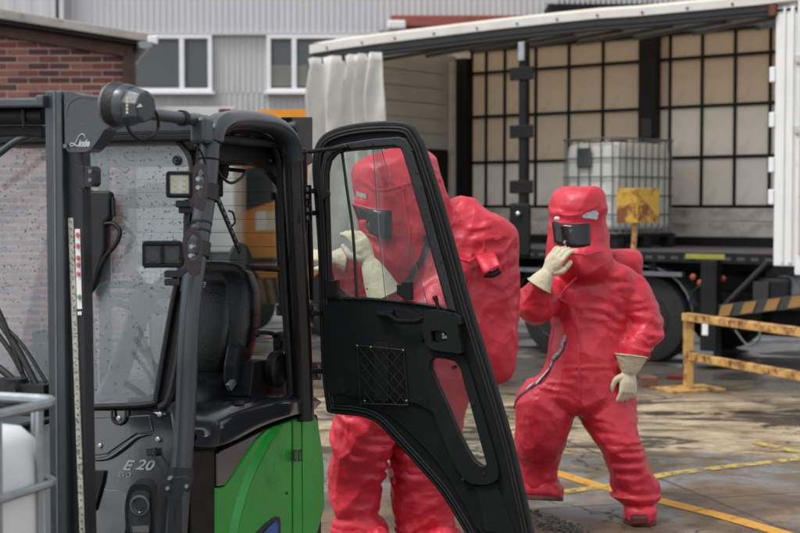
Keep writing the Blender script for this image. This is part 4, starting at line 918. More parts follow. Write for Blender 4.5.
# headlamp and its slotted plate (lower front)
HP_ = Pl(at(140, 510, 4.28), Vector((-.2, -.98, 0)))
g = G(); hp_ = cat(HP_.many([(130, 487), (141, 484), (150, 487), (153, 500), (152, 552), (130, 553), (126, 530), (125, 505)]), 4, closed=True); g.plate(hp_, [], Vector((0, .09, 0))); hl_ = fo(g, 'headlamp', 'black_plastic', bevel=.008)
g = G(); g.plate(cat(HP_.many([(133, 492), (148, 492), (150, 506), (149, 534), (132, 534), (129, 510)], .001), 4, closed=True), [], Vector((0, -.004, 0))); g.obj('lamp_glass', 'dark_lens', hl_); g = G(); g.lathe(HP_(140, 505, .004), HP_.n, [(0, .031), (.005, .031), (.006, .027), (.003, .026)], 24); g.obj('lens_ring', 'dark_zinc', hl_, smooth=True)
g = G(); g.lathe(HP_(140, 505, .006), HP_.n, [(0, .027), (.004, .027), (.005, .022), (.002, .02), (.004, .01), (.0045, .003)], 24); g.obj('lens', 'dark_lens', hl_, smooth=True)
g = G(); g.plate(HP_.many([(132, 526), (149, 525), (149, 532), (133, 532)], .006), [], Vector((0, -.003, 0))); g.obj('reflector', 'chrome', hl_)
PP = Pl(at(172, 505, 4.26), Vector((-.2, -.98, 0)))
g = G(); g.plate(cat(PP.many([(156, 560), (155, 520), (157, 492), (164, 481), (178, 477), (189, 478), (190, 492), (182, 497), (180, 560)]), 3, closed=True), [cat(PP.many([(160, 552), (160, 505), (164, 494), (168, 500), (166, 552)]), 3, closed=True)], Vector((0, .008, 0))); pp = fo(g, 'lamp_bracket', 'dark_steel', bevel=.002)
g = G(); g.plate(PP.many([(173, 507), (173, 523), (174.5, 523), (174.5, 507)], .001), [], Vector((0, -.001, 0))); g.obj('slot', 'black_tape', pp)
for u, v in ((170, 478), (168, 488), (187, 486)): g = G(); g.lathe(PP(u, v), PP.n, [(-.01, .006), (.006, .006)], 8); g.obj('bolt', 'zinc', pp)

# --- body, side panels
fl = SB(0, 0, 0)
def sbody(pts, off, vec, name, m, bevel=.006, parent=None, label=None):
    g = G(); g.plate(SP.many(pts, off), [], vec); return fo(g, name, m, bevel=bevel, parent=parent, label=label)
sbody([(190, 446), (216, 446), (222, 452), (262, 430), (318, 414), (322, 450), (322, 545), (316, 640), (188, 640)], -.045, LT * .92, 'body', 'black_plastic', .01)
sbody([(191, 450), (215, 450), (215, 560), (191, 560)], -.022, LT * .02, 'battery_panel', 'black_plastic', .008)
# green panels follow the curve of the flank: front part, hinge strip, counterweight
front = [(216, 488), (225, 486.5), (233, 476), (246, 455), (257, 439), (268, 429), (292, 420.5), (292.5, 560), (287, 640), (214, 640)]
sbody(front, -.018, LT * .02, 'green_side_panel', 'green_paint', .006)
sbody([(293.4, 420), (301.4, 416.6), (302.8, 560), (298, 640), (293.4, 640)], -.019, LT * .02, 'green_side_panel', 'green_paint', .004)
cwp = [(302.6, 416.3), (307, 413.8), (312, 413), (317.5, 421), (321, 441), (324, 466), (324.5, 508), (317, 535), (310, 640), (303.8, 640)]
sbody(cwp, -.022, LT * 1.0, 'counterweight', 'green_paint', .02)
g = G(); q0 = cat(SP.many([(277, 427), (262, 448), (247, 482), (236, 520), (229, 560)], .0), 4); q1 = cat(SP.many([(288, 425), (274, 447), (256, 483), (245, 522), (238, 560)], .0), 4); kk = len(q0)
g.add([p + LT * .018 for p in q0] + [p + LT * .002 for p in [a.lerp(b, .45) for a, b in zip(q0, q1)]] + [p + LT * .018 for p in q1], [(i, i + 1, kk + i + 1, kk + i) for i in range(kk - 1)] + [(kk + i, kk + i + 1, 2 * kk + i + 1, 2 * kk + i) for i in range(kk - 1)]); fo(g, 'panel_ridge', 'green_paint', True)
sbody([(221, 450.5), (243, 440), (266, 428.5), (256, 438.5), (245, 454.5), (232, 475.5), (225, 485), (217, 486.5), (217, 454)], -.018, LT * .02, 'dark_side_panel', 'gloss_grey_panel', .004)
lg_ = sbody([(255, 534), (266, 523), (276, 516), (280, 517), (281, 523), (281, 560), (250, 560)], -.014, LT * .004, 'flank_emblem', 'black_tape', .002)
g = G(); g.plate(SP.many([(262, 536), (269, 527), (276, 521), (278, 524), (277, 560), (258, 560)], -.009), [], LT * .003); m = mat('emblem_blue', (.02, .12, .4), .4); g.obj('emblem_core', 'emblem_blue', lg_)
for a in (293.8, 298.4):
    g = G(); g.plate(SP.many([(a, 450), (a + 3, 449.4), (a + 3, 461), (a, 461.6)], .003), [], LT * .002); g.obj('label_mark', 'black_tape', lg_); g = G(); g.plate(SP.many([(a + .8, 452), (a + 2.2, 451.6), (a + 2.2, 459), (a + .8, 459.4)], .005), [], LT * .001); g.obj('label_core', 'dark_zinc', lg_)
g = G(); g.lathe(SP(287, 493, -.015), -LT, [(0, .006), (.002, .006)], 10); g.obj('plug', 'black_tape', lg_)
# glossy top cover: lofted from front to back
g = G(); top = cat(SP.many([(192, 431), (202, 430), (216, 419), (236, 409), (262, 401), (290, 395), (312, 396), (317, 399)], -.03), 4); bot = cat(SP.many([(192, 446), (201, 447), (214, 447), (234, 440.5), (262, 426), (290, 416), (311, 411), (317, 407)], .006), 4); kk = len(top)
mid_ = [a.lerp(b, .35) - LT * .022 for a, b in zip(top, bot)]; inn_ = [p + LT * .5 + Z3 * .0 for p in top]; bin_ = [p + LT * .5 for p in bot]
V = inn_ + top + mid_ + bot + bin_; F = []
for r_ in range(4): F += [(r_ * kk + i, r_ * kk + i + 1, (r_ + 1) * kk + i + 1, (r_ + 1) * kk + i) for i in range(kk - 1)]
g.add(V, F); fo(g, 'side_cover', 'gloss_grey_panel', True, sharp=50)
g = G(); g.plate(SP.many([(190, 431), (206, 431), (206, 447), (190, 447)], -.03), [], LT * .4); fo(g, 'step_edge', 'gloss_grey_panel', bevel=.01)
g = G(); g.box(SB(.62, .52, .95), .62, .8, .1, BK, LT, Z3); fo(g, 'seat_deck', 'black_plastic', bevel=.02)
g = G(); g.plate(SP.many([(254, 362), (262, 360), (296, 360), (302, 372), (304, 397), (250, 397)], -.12), [], LT * .12); fo(g, 'rear_console', 'black_plastic', bevel=.015)
c = SP(277, 369, -.085); g = G(); g.lathe(c, -LT, [(-.02, .07), (.01, .075), (.02, .065), (.005, .035), (.012, .025)], 24); fo(g, 'speaker', 'black_plastic', True)
g = G(); g.tube(cat(RP.many([(257, 336), (259, 332.5), (270, 333), (277, 335.5)], .0), 4), .009, 8); g.tube(RP.many([(276, 337), (291, 333)]), .018, 10); g.box(RP(284, 345), .12, .04, .045, BK, LT, Z3); g.box(RP(279, 341), .05, .03, .05, BK, LT, Z3); fo(g, 'door_latch', 'black_plastic', True, .003)
g = G(); g.plate(RP.many([(265, 338), (274, 337.5), (274, 339), (265, 339.2)], .012), [], LT * .002); fo(g, 'latch_mark', 'sticker_red')
g = G(); g.bar(SP(272, 397.5, -.05), SP(297, 395.5, -.05), .03, .008); fo(g, 'sill_strip', 'dark_zinc')
g = G(); g.lathe(SP(240, 404, -.06), Z3, [(0, .02), (.012, .02)], 16); fo(g, 'deck_plug', 'maroon_steel', True)
# red brown edge and hinges on the rear pillar
g = G(); g.tube([SP(306, 232, .0) + LT * .02, SP(313.5, 360, .0) + LT * .02], .008, 8); m = mat('red_edge', (.12, .012, .02), .4); fo(g, 'hinge_rod', 'red_edge', True)
g = G(); g.tube([SP(313, 190, .0) + LT * .02, SP(316.5, 300) + LT * .02], .012, 8); fo(g, 'hinge_tube', 'black_plastic', True)
for a, b, c_, d_ in ((299, 312, 185, 201), (299.5, 312.5, 205, 223), (308, 318, 304, 322), (311, 322, 362, 380)):
    g = G(); g.plate(SP.many([(a, c_), (b, c_), (b, d_), (a, d_)], .03), [], LT * .06); h_ = fo(g, 'hinge', 'black_plastic', bevel=.005)
    for vv_ in (.28, .72): q = G(); q.lathe(SP((a + b) / 2 + 1.5, c_ + (d_ - c_) * vv_, .032), -LT, [(0, .011), (.005, .009)], 8); q.obj('bolt', 'dark_zinc', h_)

# --- seat
SX = -LT; SF = -BK; scn_ = SB(.80, .47, 0)
def seatring(c, w_, d, z, n=28, e=.55):
    out = []
    for i in range(n):
        a = 2 * math.pi * i / n; ca, sa = math.cos(a), math.sin(a); out.append(c + SX * (w_ * math.copysign(abs(ca) ** e, ca)) + SF * (d * math.copysign(abs(sa) ** e, sa)) + Z3 * z)
    return out
def loft(rings, name, m, parent, smooth=True, sharp=60, caps=True):
    g = G(); n = len(rings[0]); V = [p for r in rings for p in r]; F = [(i * n + j, i * n + (j + 1) % n, (i + 1) * n + (j + 1) % n, (i + 1) * n + j) for i in range(len(rings) - 1) for j in range(n)]
    F += [tuple(range(n))[::-1], tuple(range((len(rings) - 1) * n, len(rings) * n))]; g.add(V, F); return g.obj(name, m, parent, smooth=smooth, sharp=sharp)
zT = SP(225, 262).z - .03; zB = zT - .5
rings = []
for f, wd, dp in ((0, .17, .04), (.06, .2, .06), (.25, .225, .075), (.5, .245, .085), (.75, .235, .08), (.9, .20, .065), (.96, .16, .05), (1.0, .1, .02)):
    rings.append(seatring(scn_ + BK * (.02 + .1 * f), wd, dp, zB + (zT - zB) * f))
bkr = loft(rings, 'backrest', 'leather', fk)
rings = []
for f, wd, dp in ((0, .12, .02), (.1, .145, .045), (.5, .165, .05), (.85, .145, .045), (1, .1, .015)): rings.append(seatring(scn_ + BK * (.03 + .1 * f) + SF * .065, wd, dp, zB + .04 + (zT - zB - .08) * f))
loft(rings, 'back_pad', 'leather', bkr)
text('Linde', scn_ + BK * .1 + SF * .155 + SX * -.015 + Z3 * (zT - .1), SX, Z3, .05, 'lettering', bkr, shear=.35, sx=.8)
for fz, ww, dd, zz_ in ((0, .25, .24, .98), ): 
    rings = [seatring(scn_ + SF * .2, .2, .19, .98), seatring(scn_ + SF * .22, .245, .24, 1.0), seatring(scn_ + SF * .22, .25, .25, 1.06), seatring(scn_ + SF * .21, .235, .235, 1.10), seatring(scn_ + SF * .2, .17, .17, 1.115)]
    loft(rings, 'seat', 'leather', fk)
g = G(); g.plate(SP.many([(240, 344), (246, 344), (250, 352), (248, 372), (243, 386), (236, 388), (236, 366)], -.17), [], LT * .06); fo(g, 'seat_side', 'black_plastic', bevel=.015)
g = G(); g.plate(SP.many([(229, 385), (235, 379), (237, 384), (232, 391)], -.165), [], LT * .02); fo(g, 'seat_lever', 'zinc', bevel=.004)
g = G(); g.box(scn_ + SF * .2 + Z3 * .93, .42, .42, .1, BK, LT, Z3); fo(g, 'seat_base', 'black_rubber', bevel=.02)
hc = SB(.98, .30, 0); P = Pl(hc, Vector((.1, -1, 0)))
g = G(); g.plate(cat(P.many([(229, 262), (236, 245), (246, 244), (252, 256), (255, 266), (255, 284), (248, 289), (236, 288)]), 3, closed=True), [], Vector((-.02, .10, 0))); fo(g, 'headrest', 'black_plastic', bevel=.012)
# --- steering wheel and column
cw = SB(.30, .42, 1.44); ax = (BK * .35 + Z3 * .93).normalized(); x_ = LT; y_ = ax.cross(x_)
g = G(); g.tube([cw + x_ * (.17 * math.cos(a)) + y_ * (.17 * math.sin(a)) for a in [2 * math.pi * i / 36 for i in range(36)]], .015, 10, closed=True); sw = fo(g, 'steering_wheel', 'dark_steel', True)
for a in (.3, 2.84, 4.71): g = G(); g.bar(cw, cw + x_ * (.165 * math.cos(a)) + y_ * (.165 * math.sin(a)), .035, .012, ax); g.obj('spoke', 'dark_steel', sw, bevel=.003)
g = G(); g.lathe(cw - ax * .03, ax, [(0, .05), (.04, .055), (.055, .04)], 20); g.obj('hub', 'black_plastic', sw, smooth=True)
g = G(); g.tube([cw - ax * .03, SB(-.02, .42, 1.0)], .04, 12); fo(g, 'steering_column', 'black_plastic', True)
g = G(); g.box(SB(-.02, .5, 1.0), .22, .85, .22, BK, LT, Z3); fo(g, 'dashboard', 'dark_steel', bevel=.03)
# --- wheels and chassis
for L_, t in ((-.22, -.02), (-.22, .86), (.72, .06), (.72, .8)):
    g = G(); r = .29 if L_ < 0 else .25; g.lathe(SB(L_, t, r), LT, [(0, r * .6), (.01, r * .93), (.04, r), (.14, r), (.17, r * .93), (.18, r * .6)], 32); wz = fo(g, 'wheel', 'tyre', True)
    g = G(); g.lathe(SB(L_, t - .006, r), LT, [(0, r * .2), (.02, r * .5), (.005, r * .62)], 24); g.obj('rim', 'rim', wz, smooth=True)
g = G(); g.box(SB(.35, .5, .42), 1.0, .66, .4, BK, LT, Z3); fo(g, 'chassis', 'dark_steel', bevel=.02)

# ================================================================== CAB DOOR (open; a part of the forklift)
ad = R(-22); DD = Vector((math.cos(ad), math.sin(ad), 0)); DN = Vector((math.sin(ad), -math.cos(ad), 0))   # DN faces the camera
D0 = SP(314, 300, .03); DP = Pl(D0, DN)
outer = [(321, 300), (319, 240), (314.5, 180), (314, 163), (316, 149), (323, 137.5), (336, 130.5), (352, 126.5), (370, 124.3), (390, 123.5), (404, 124.8), (412, 129), (417.5, 138), (423, 149), (439.5, 200), (454.5, 252.6), (470, 309), (489, 370), (511, 444), (531, 533), (535, 552), (520, 556), (490, 549), (473, 541), (466, 531), (457, 516), (441, 491), (415, 461), (393, 437), (377, 421), (359, 414.3), (331, 411.2), (327.5, 405), (323, 365.6)]
hole = [(326.5, 190), (326.6, 172), (329, 161), (335, 154), (346, 150.6), (372, 148.3), (398, 146.8), (402.5, 149), (406, 158), (412, 178), (420.5, 208), (429, 238), (438, 270), (446, 299), (448, 308.5), (436, 306.5), (420, 304), (400, 301.5), (365, 298.5), (331, 297.5), (329.5, 285), (328, 240)]
tri = [(431, 369), (431, 361), (436, 357), (446, 358), (457, 361), (462, 368), (466, 384), (472, 404), (480, 433), (488, 463), (487, 466.5), (481, 466), (474, 461), (467, 450), (456, 428), (446, 403), (437, 384)]
OD = DP.many(outer); HD = DP.many(hole); TDp = DP.many(tri)
th = DN * -.035
g = G(); g.plate(OD, [HD, TDp], th); dr = g.obj('door', 'grained_plastic', fk, bevel=.004)
OC = cat(OD, 3, closed=True); cen = sum(OD, Vector((0, 0, 0))) / len(OD)
def inset(loop, d):
    n = len(loop); out = []
    for i in range(n):
        t = (loop[(i + 1) % n] - loop[i - 1]).normalized(); nrm = t.cross(DN); out.append(loop[i] + nrm * d)
    return out
sgn = 1 if (inset(OC, .01)[0] - cen).length < (OC[0] - cen).length else -1
for d, r, off in ((0, .011, -.01), (.016, .006, .004), (.028, .0055, .006)):
    g = G(); g.tube([p + DN * off for p in inset(OC, sgn * d)], r, 8, closed=True); g.obj('door_seal', 'black_rubber', dr, smooth=True)
HC = cat(HD, 3, closed=True); sgh = -1 if (inset(HC, .01)[0] - cen).length < (HC[0] - cen).length else 1
g = G(); g.tube([p + DN * .002 for p in HC], .006, 8, closed=True); g.obj('window_seal', 'black_rubber', dr, smooth=True)
# steel grey inner frame band round the window's top and front edge
ring_o = DP.many([(322, 200), (321, 172), (324.5, 155), (333, 146.5), (345, 143.5), (372, 139), (400, 136.8), (407, 139), (412, 147), (424, 186), (436, 232), (449, 279), (457, 312), (449, 309.5), (447, 300), (437.5, 268), (428, 236), (419.5, 207), (411, 178), (404.5, 157), (401.5, 147.5), (396, 145.6), (372, 147.0), (346, 149.4), (334, 153), (328, 160), (325.6, 172), (325.4, 200)], .001)
g = G(); g.plate(ring_o, [], DN * .011); g.obj('window_frame', 'dark_steel', dr, bevel=.004)
for u, v in ((372, 143.5), (412, 150), (417, 173), (421, 188), (430, 222), (441, 262)): q = G(); q.lathe(DP(u, v, .012), DN, [(0, .006), (.002, .005)], 8); q.obj('fastener', 'black_rubber', dr)
# glass: two sliding panes
g = G(); g.plate(DP.many([(326, 150), (379, 147), (390, 187), (428, 303), (428, 305), (329, 299)], -.02), [], DN * -.004); g.obj('sliding_pane', 'door_glass', dr)
g = G(); g.plate(DP.many([(374, 147), (403, 145), (449, 309), (388, 302), (379, 230)], -.028), [], DN * -.004); g.obj('pane', 'door_glass', dr)
for pts, r, m in (([(373, 148), (379, 234), (386, 301)], .0016, 'dark_zinc'), ([(381, 148), (390, 180), (406, 232), (428, 305)], .0016, 'dark_zinc'), ([(342, 151), (347, 190), (353, 234), (357, 298)], .0058, 'dark_steel')):
    g = G(); g.tube(cat(DP.many(pts, -.018), 5), r, 8); g.obj('pane_edge', m, dr, smooth=True)
for pts in ([(327, 279), (336, 281), (340, 279), (340, 297), (328, 298)], [(399, 284), (404, 284), (404, 281), (413.5, 281.5), (414, 300), (407, 300), (399, 293)]):
    g = G(); g.plate(DP.many(pts, -.01), [], DN * .028); g.obj('pane_catch', 'black_plastic', dr, bevel=.004)
g = G(); g.lathe(DP(327, 194, .0), DN, [(0, .016), (.014, .014)], 16); g.obj('bumper', 'black_rubber', dr, smooth=True)
# lower moulding: big bulge, frame round the lower window, lock housing
g = G(); g.plate(cat(DP.many([(326, 304), (365, 306), (405, 309), (422, 315), (426, 335), (420, 350), (426, 376), (438, 405), (444, 420), (436, 414), (420, 404), (398, 400), (360, 397), (340, 393), (328, 388)], .0), 2, closed=True), [], DN * .012); g.obj('door_moulding', 'grained_plastic', dr, bevel=.009)
fr_o = cat(DP.many([(419, 352), (424, 342), (440, 345), (460, 352), (470, 366), (480, 398), (492, 438), (500, 470), (497, 480), (484, 484), (468, 480), (455, 462), (440, 425), (426, 388)], .0), 3, closed=True)
g = G(); g.plate(fr_o, [cat(TDp, 1, closed=True)], DN * .022); g.obj('lower_frame', 'grained_plastic', dr, bevel=.009)
g = G(); g.plate(DP.many(tri, -.018), [], DN * -.003); g.obj('lower_pane', 'door_glass', dr)
g = G(); g.tube([p + DN * .0 for p in TDp], .004, 6, closed=True); g.obj('window_seal', 'black_rubber', dr, smooth=True)
lk = [(428, 313), (436, 309), (456, 313), (461, 322), (463, 336), (466, 352), (455, 352), (437, 349), (430, 344), (426, 330)]
rc = [(435, 331), (440, 330), (450, 332), (451, 340), (440, 342), (436, 340)]
g = G(); g.plate(cat(DP.many(lk), 2, closed=True), [DP.many(rc)], DN * .045); g.obj('lock_housing', 'grained_plastic', dr, bevel=.006)
g = G(); g.plate(DP.many(rc, .012), [], DN * .002); g.obj('lock_recess', 'black_rubber', dr)
g = G(); g.box(DP(446, 337, .022), .03, .012, .014, DD, DN, Z3); g.lathe(DP(444, 334, .02), DN, [(0, .009), (.012, .007)], 10); g.obj('lock_latch', 'zinc', dr, bevel=.002)
g = G(); g.tube(cat(DP.many([(439, 313), (437, 303), (434.5, 296)], .02), 4), [.007, .007, .007, .0075, .0075, .008, .0095, .0105, .009], 10); g.obj('lock_lever', 'black_plastic', dr, smooth=True)
g = G(); g.plate(DP.many([(456, 312), (463, 316), (464, 324), (461, 325)], .01), [], DN * .03); g.obj('lock_plate', 'black_plastic', dr, bevel=.003)
hpts = [(379, 313), (380, 315), (392, 313.5)]; 
g = G(); q = cat([DP(379, 312.5, .012), DP(381, 315, .035), DP(390, 316, .045), DP(396, 320.5, .05), DP(405, 321.5, .05), DP(416, 321.5, .045), DP(423, 318.5, .03), DP(426, 317, .012)], 5); g.tube(q, [(.010, .013)] * len(q), 10); g.tube([DP(379, 313.5, .02), DP(394, 312, .02)], .011, 10); g.obj('grab_handle', 'grained_plastic', dr, smooth=True)
# net pocket
def netpt(s, t): # s across, t down
    u = 357.5 + s * (46 + 1.5 * t) + 3 * t; v = 345.5 + 4.5 * s + 58 * t - 3 * t * s; return DP(u, v, .018 + .012 * math.sin(math.pi * s) * (1 - .3 * t))
npk = G(); 
for i in range(9):
    for sg_ in (1, -1):
        pts = []
        for k in range(11):
            t = k / 10; s = (i / 8 * 1.9 - .95) + t * 1.0 * 1.0 if sg_ > 0 else (i / 8 * 1.9 + .05) - t * 1.0
            if 0 <= s <= 1: pts.append(netpt(s, t))
        if len(pts) > 1: npk.tube(pts, .0023, 5)
nn = npk.obj('net_pocket', 'black_rubber', dr, smooth=True)
g = G(); g.tube([netpt(s / 8, 0) for s in range(9)], .0035, 8); g.tube([netpt(s / 8, 1) for s in range(9)], .0035, 8); g.tube([netpt(0, s / 5) for s in range(6)], .0025, 6); g.tube([netpt(1, s / 5) for s in range(6)], .0025, 6); g.obj('net_cord', 'black_rubber', nn, smooth=True)
for s, t in ((0, 0), (1, 0), (.98, .92), (.1, .95), (.3, 0)): g = G(); g.ball(netpt(s, t) + DN * .003, .0045, None, 8, 6); g.obj('net_stud', 'zinc', nn, smooth=True)
g = G(); g.plate(DP.many([(375, 342), (388, 342), (390, 346), (390, 402), (375, 401)], .006), [], DN * .014); g.obj('folder', 'black_plastic', dr, bevel=.005)
for u, v in ((437, 399), (345, 390), (421, 399), (465, 478), (486, 472), (475, 402), (455, 367)): g = G(); g.lathe(DP(u, v, .0), DN, [(0, .008), (.026 if u > 450 else .014, .007)], 10); g.obj('screw', 'black_rubber', dr, smooth=True)
g = G(); q = cat(DP.many([(331, 402), (360, 405), (385, 412), (402, 424), (430, 452), (450, 478), (466, 506), (478, 528), (500, 546)], .003), 4); g.tube(q, .006, 8); g.obj('door_crease', 'grained_plastic', dr, smooth=True)
g = G(); g.plate(DP.many([(474, 486), (497, 482), (517, 535), (486, 532), (480, 505)], .0), [], DN * .01); g.obj('door_moulding', 'grained_plastic', dr, bevel=.008)
# hinge arms and gas strut
for v in (191, 213, 303 + 10, 371): g = G(); g.bar(SP(309, v, .03), DP(322 if v > 250 else 316.5, v, -.015), .03, .02); g.obj('hinge_arm', 'black_plastic', dr, bevel=.004)
e0, e1 = SP(281, 155.5, -.03), DP(346, 147, .02); d_ = e1 - e0
g = G(); g.tube([e0, e0 + d_ * .45], .005, 8); g.tube([e0 + d_ * .43, e0 + d_ * .87], .0085, 10); g.tube([e0 + d_ * .86, e1], .006, 8); g.ball(e1, .012, None, 10, 6); fo(g, 'door_strut', 'black_plastic', True)

# ================================================================== PEOPLE
_T = rng.random((32, 32, 32)).astype(np.float32)
def vnoise(P):
    I = np.floor(P).astype(int); f = P - I; f = f * f * (3 - 2 * f); I &= 31; J = (I + 1) & 31; r = 0
    for a in (0, 1):
        for b in (0, 1):
            for c in (0, 1):
                w_ = (f[:, 0] if a else 1 - f[:, 0]) * (f[:, 1] if b else 1 - f[:, 1]) * (f[:, 2] if c else 1 - f[:, 2])
                r = r + w_ * _T[(J if a else I)[:, 0], (J if b else I)[:, 1], (J if c else I)[:, 2]]
    return r
def fbm(P, o=3):
    r = 0; a = .5; t = 0
    for i in range(o): r = r + a * vnoise(P * 2 ** i + 7.3 * i); t += a; a *= .5
    return r / t
def hring(c, rx, ry, n=26, e=.9, X=Vector((1, 0, 0)), Y=Vector((0, 1, 0))):
    out = []
    for i in range(n):
        a = 2 * math.pi * i / n; ca, sa = math.cos(a), math.sin(a); out.append(c + X * (rx * math.copysign(abs(ca) ** e, ca)) + Y * (ry * math.copysign(abs(sa) ** e, sa)))
    return out
def addloft(g, rings):
    n = len(rings[0]); V = [p for r in rings for p in r]; F = [(i * n + j, i * n + (j + 1) % n, (i + 1) * n + (j + 1) % n, (i + 1) * n + j) for i in range(len(rings) - 1) for j in range(n)]
    g.add(V, F + [tuple(range(n))[::-1], tuple(range((len(rings) - 1) * n, len(rings) * n))])
def stack(g, rows, e=.9):
    """rows: (v, uL, uR, Yc, ry): silhouette readings at one height, turned into horizontal rings"""
    rr = []
    for v, a, b, Y, ry in rows:
        p, q = at(a, v, Y), at(b, v, Y); rr.append(hring((p + q) / 2, (q - p).length / 2, ry, e=e))
    sm = []; k = len(rr); n = len(rr[0])
    for j in range(n):
        sm.append(cat([rr[i][j] for i in range(k)], 3))
    addloft(g, [[sm[j][i] for j in range(n)] for i in range(len(sm[0]))])
def limb(g, pts, rs):
    P = [Vector((*p, r if not isinstance(r, tuple) else r[0])) if False else p for p, r in zip(pts, rs)]
    C = cat(pts, 5); RR = []
    for i in range(len(rs) - 1):
        for k in range(5): t = k / 5; t = t * t * (3 - 2 * t); RR.append(rs[i] * (1 - t) + rs[i + 1] * t)
    RR.append(rs[-1]); g.tube(C, RR, 18)
    g.ball(C[0], rs[0]); g.ball(C[-1], rs[-1])
def crumple(P, cell, stretch, c, tilt, seed):
    """flat hollow facets meeting in sharp ridges: lower envelope of randomly tilted shallow bowls round jittered points"""
    st = np.array(stretch[0], float); st /= np.linalg.norm(st); k = stretch[1]
    q = P + .045 * (np.stack([fbm(P * 5 + seed + i * 17, 2) for i in range(3)], 1) - .5) * 2
    a = (q @ st)[:, None] * st; q = (q - a + a / k) / cell
    I = np.floor(q).astype(int); best = np.full(len(P), 1e9)
    for dx in (-1, 0, 1):
        for dy in (-1, 0, 1):
            for dz in (-1, 0, 1):
                J = I + np.array([dx, dy, dz]); h = (J[:, 0] * 73856093 ^ J[:, 1] * 19349663 ^ J[:, 2] * 83492791) + int(seed * 131)
                r_ = [((h * m_ + 12345) & 0xffff) / 65536.0 for m_ in (1103515245 % 65521, 22695477 % 65479, 69069, 40503, 30011, 51787, 26479)]
                s_ = J + np.stack(r_[:3], 1); d = q - s_; g_ = (np.stack(r_[3:6], 1) - .5) * tilt
                best = np.minimum(best, (d * d).sum(1) + (d * g_).sum(1) + .25 * r_[6])
    return c * (np.minimum(best, 1.2) - .35)
def crease(joints, seed, amp=1.0, calm=()):
    def f(P, N):
        m1 = .35 + 1.0 * fbm(P * 2.6 + seed, 2); 
        d = crumple(P, .12, ((.55, .2, .8), 2.2), .027, .9, seed) * m1 + crumple(P, .075, ((-.6, .3, .7), 2.0), .0115, .9, seed + 3)
        b = np.zeros(len(P))
        for (c, ax, rad, a_, k) in joints: b = np.maximum(b, np.exp(-(np.linalg.norm(P - np.array(c), axis=1) / (rad * 1.5)) ** 2))
        d = d * (.75 + .6 * b) + crumple(P, .055, ((1, .4, .1), 2.6), .014, .8, seed + 7) * b
        for c, r in calm: d = d * (1 - .45 * np.exp(-(np.linalg.norm(P - np.array(c), axis=1) / r) ** 4))
        return d * amp
    return f
def fuse(g, voxel, name, m, parent, smooth_it=4, folds=None, post=None, cloth=None):
    me = bpy.data.meshes.new('tmp'); me.from_pydata(g.v, [], g.f)
    bm = bmesh.new(); bm.from_mesh(me); bmesh.ops.recalc_face_normals(bm, faces=bm.faces); bm.to_mesh(me); bm.free()
    o = bpy.data.objects.new('tmp', me); COL.objects.link(o); md = o.modifiers.new('r', 'REMESH'); md.mode = 'VOXEL'; md.voxel_size = voxel
    s = o.modifiers.new('s', 'SMOOTH'); s.iterations = smooth_it; s.factor = .6
    dg = bpy.context.evaluated_depsgraph_get(); m2 = bpy.data.meshes.new_from_object(o.evaluated_get(dg)); bpy.data.objects.remove(o)
    if cloth:
        drape(m2, **cloth); o = bpy.data.objects.new('tmp', m2); COL.objects.link(o); q = o.modifiers.new('q', 'SUBSURF'); q.levels = 2
        dg = bpy.context.evaluated_depsgraph_get(); m3 = bpy.data.meshes.new_from_object(o.evaluated_get(dg)); bpy.data.objects.remove(o); m2 = m3
        c2 = None
    if 0:
        c2 = dict(cloth); c2['joints'] = [(a, b, c * 1.1, d * .45, e) for a, b, c, d, e in cloth['joints']]; c2['seed'] = cloth['seed'] + 31
        drape(m2, coarse_excess=.10, maxd=.014, iters=60, bend=.035, **c2)
        o = bpy.data.objects.new('tmp', m2); COL.objects.link(o); q = o.modifiers.new('q', 'SUBSURF'); q.levels = 1
        dg = bpy.context.evaluated_depsgraph_get(); m3 = bpy.data.meshes.new_from_object(o.evaluated_get(dg)); bpy.data.objects.remove(o); m2 = m3
    n = len(m2.vertices); co = np.empty(n * 3); m2.vertices.foreach_get('co', co); co = co.reshape(-1, 3)
    if folds:
        no = np.empty(n * 3); m2.vertices.foreach_get('normal', no); no = no.reshape(-1, 3); co = co + no * folds(co, no)[:, None]
    if post: co = post(co)
    c = Vector(co.mean(axis=0)); co = co - np.array(c); m2.vertices.foreach_set('co', co.reshape(-1)); m2.update()
    m2.polygons.foreach_set('use_smooth', [True] * len(m2.polygons))
    m2.name = name; return link(name, m2, m, parent, c)
def WD(P):
    w_ = np.stack([fbm(P * 1.9 + 61, 1) - .5, fbm(P * 1.9 + 83, 1) - .5, .2 * np.ones(len(P))], 1); return w_ / np.linalg.norm(w_, axis=1)[:, None]
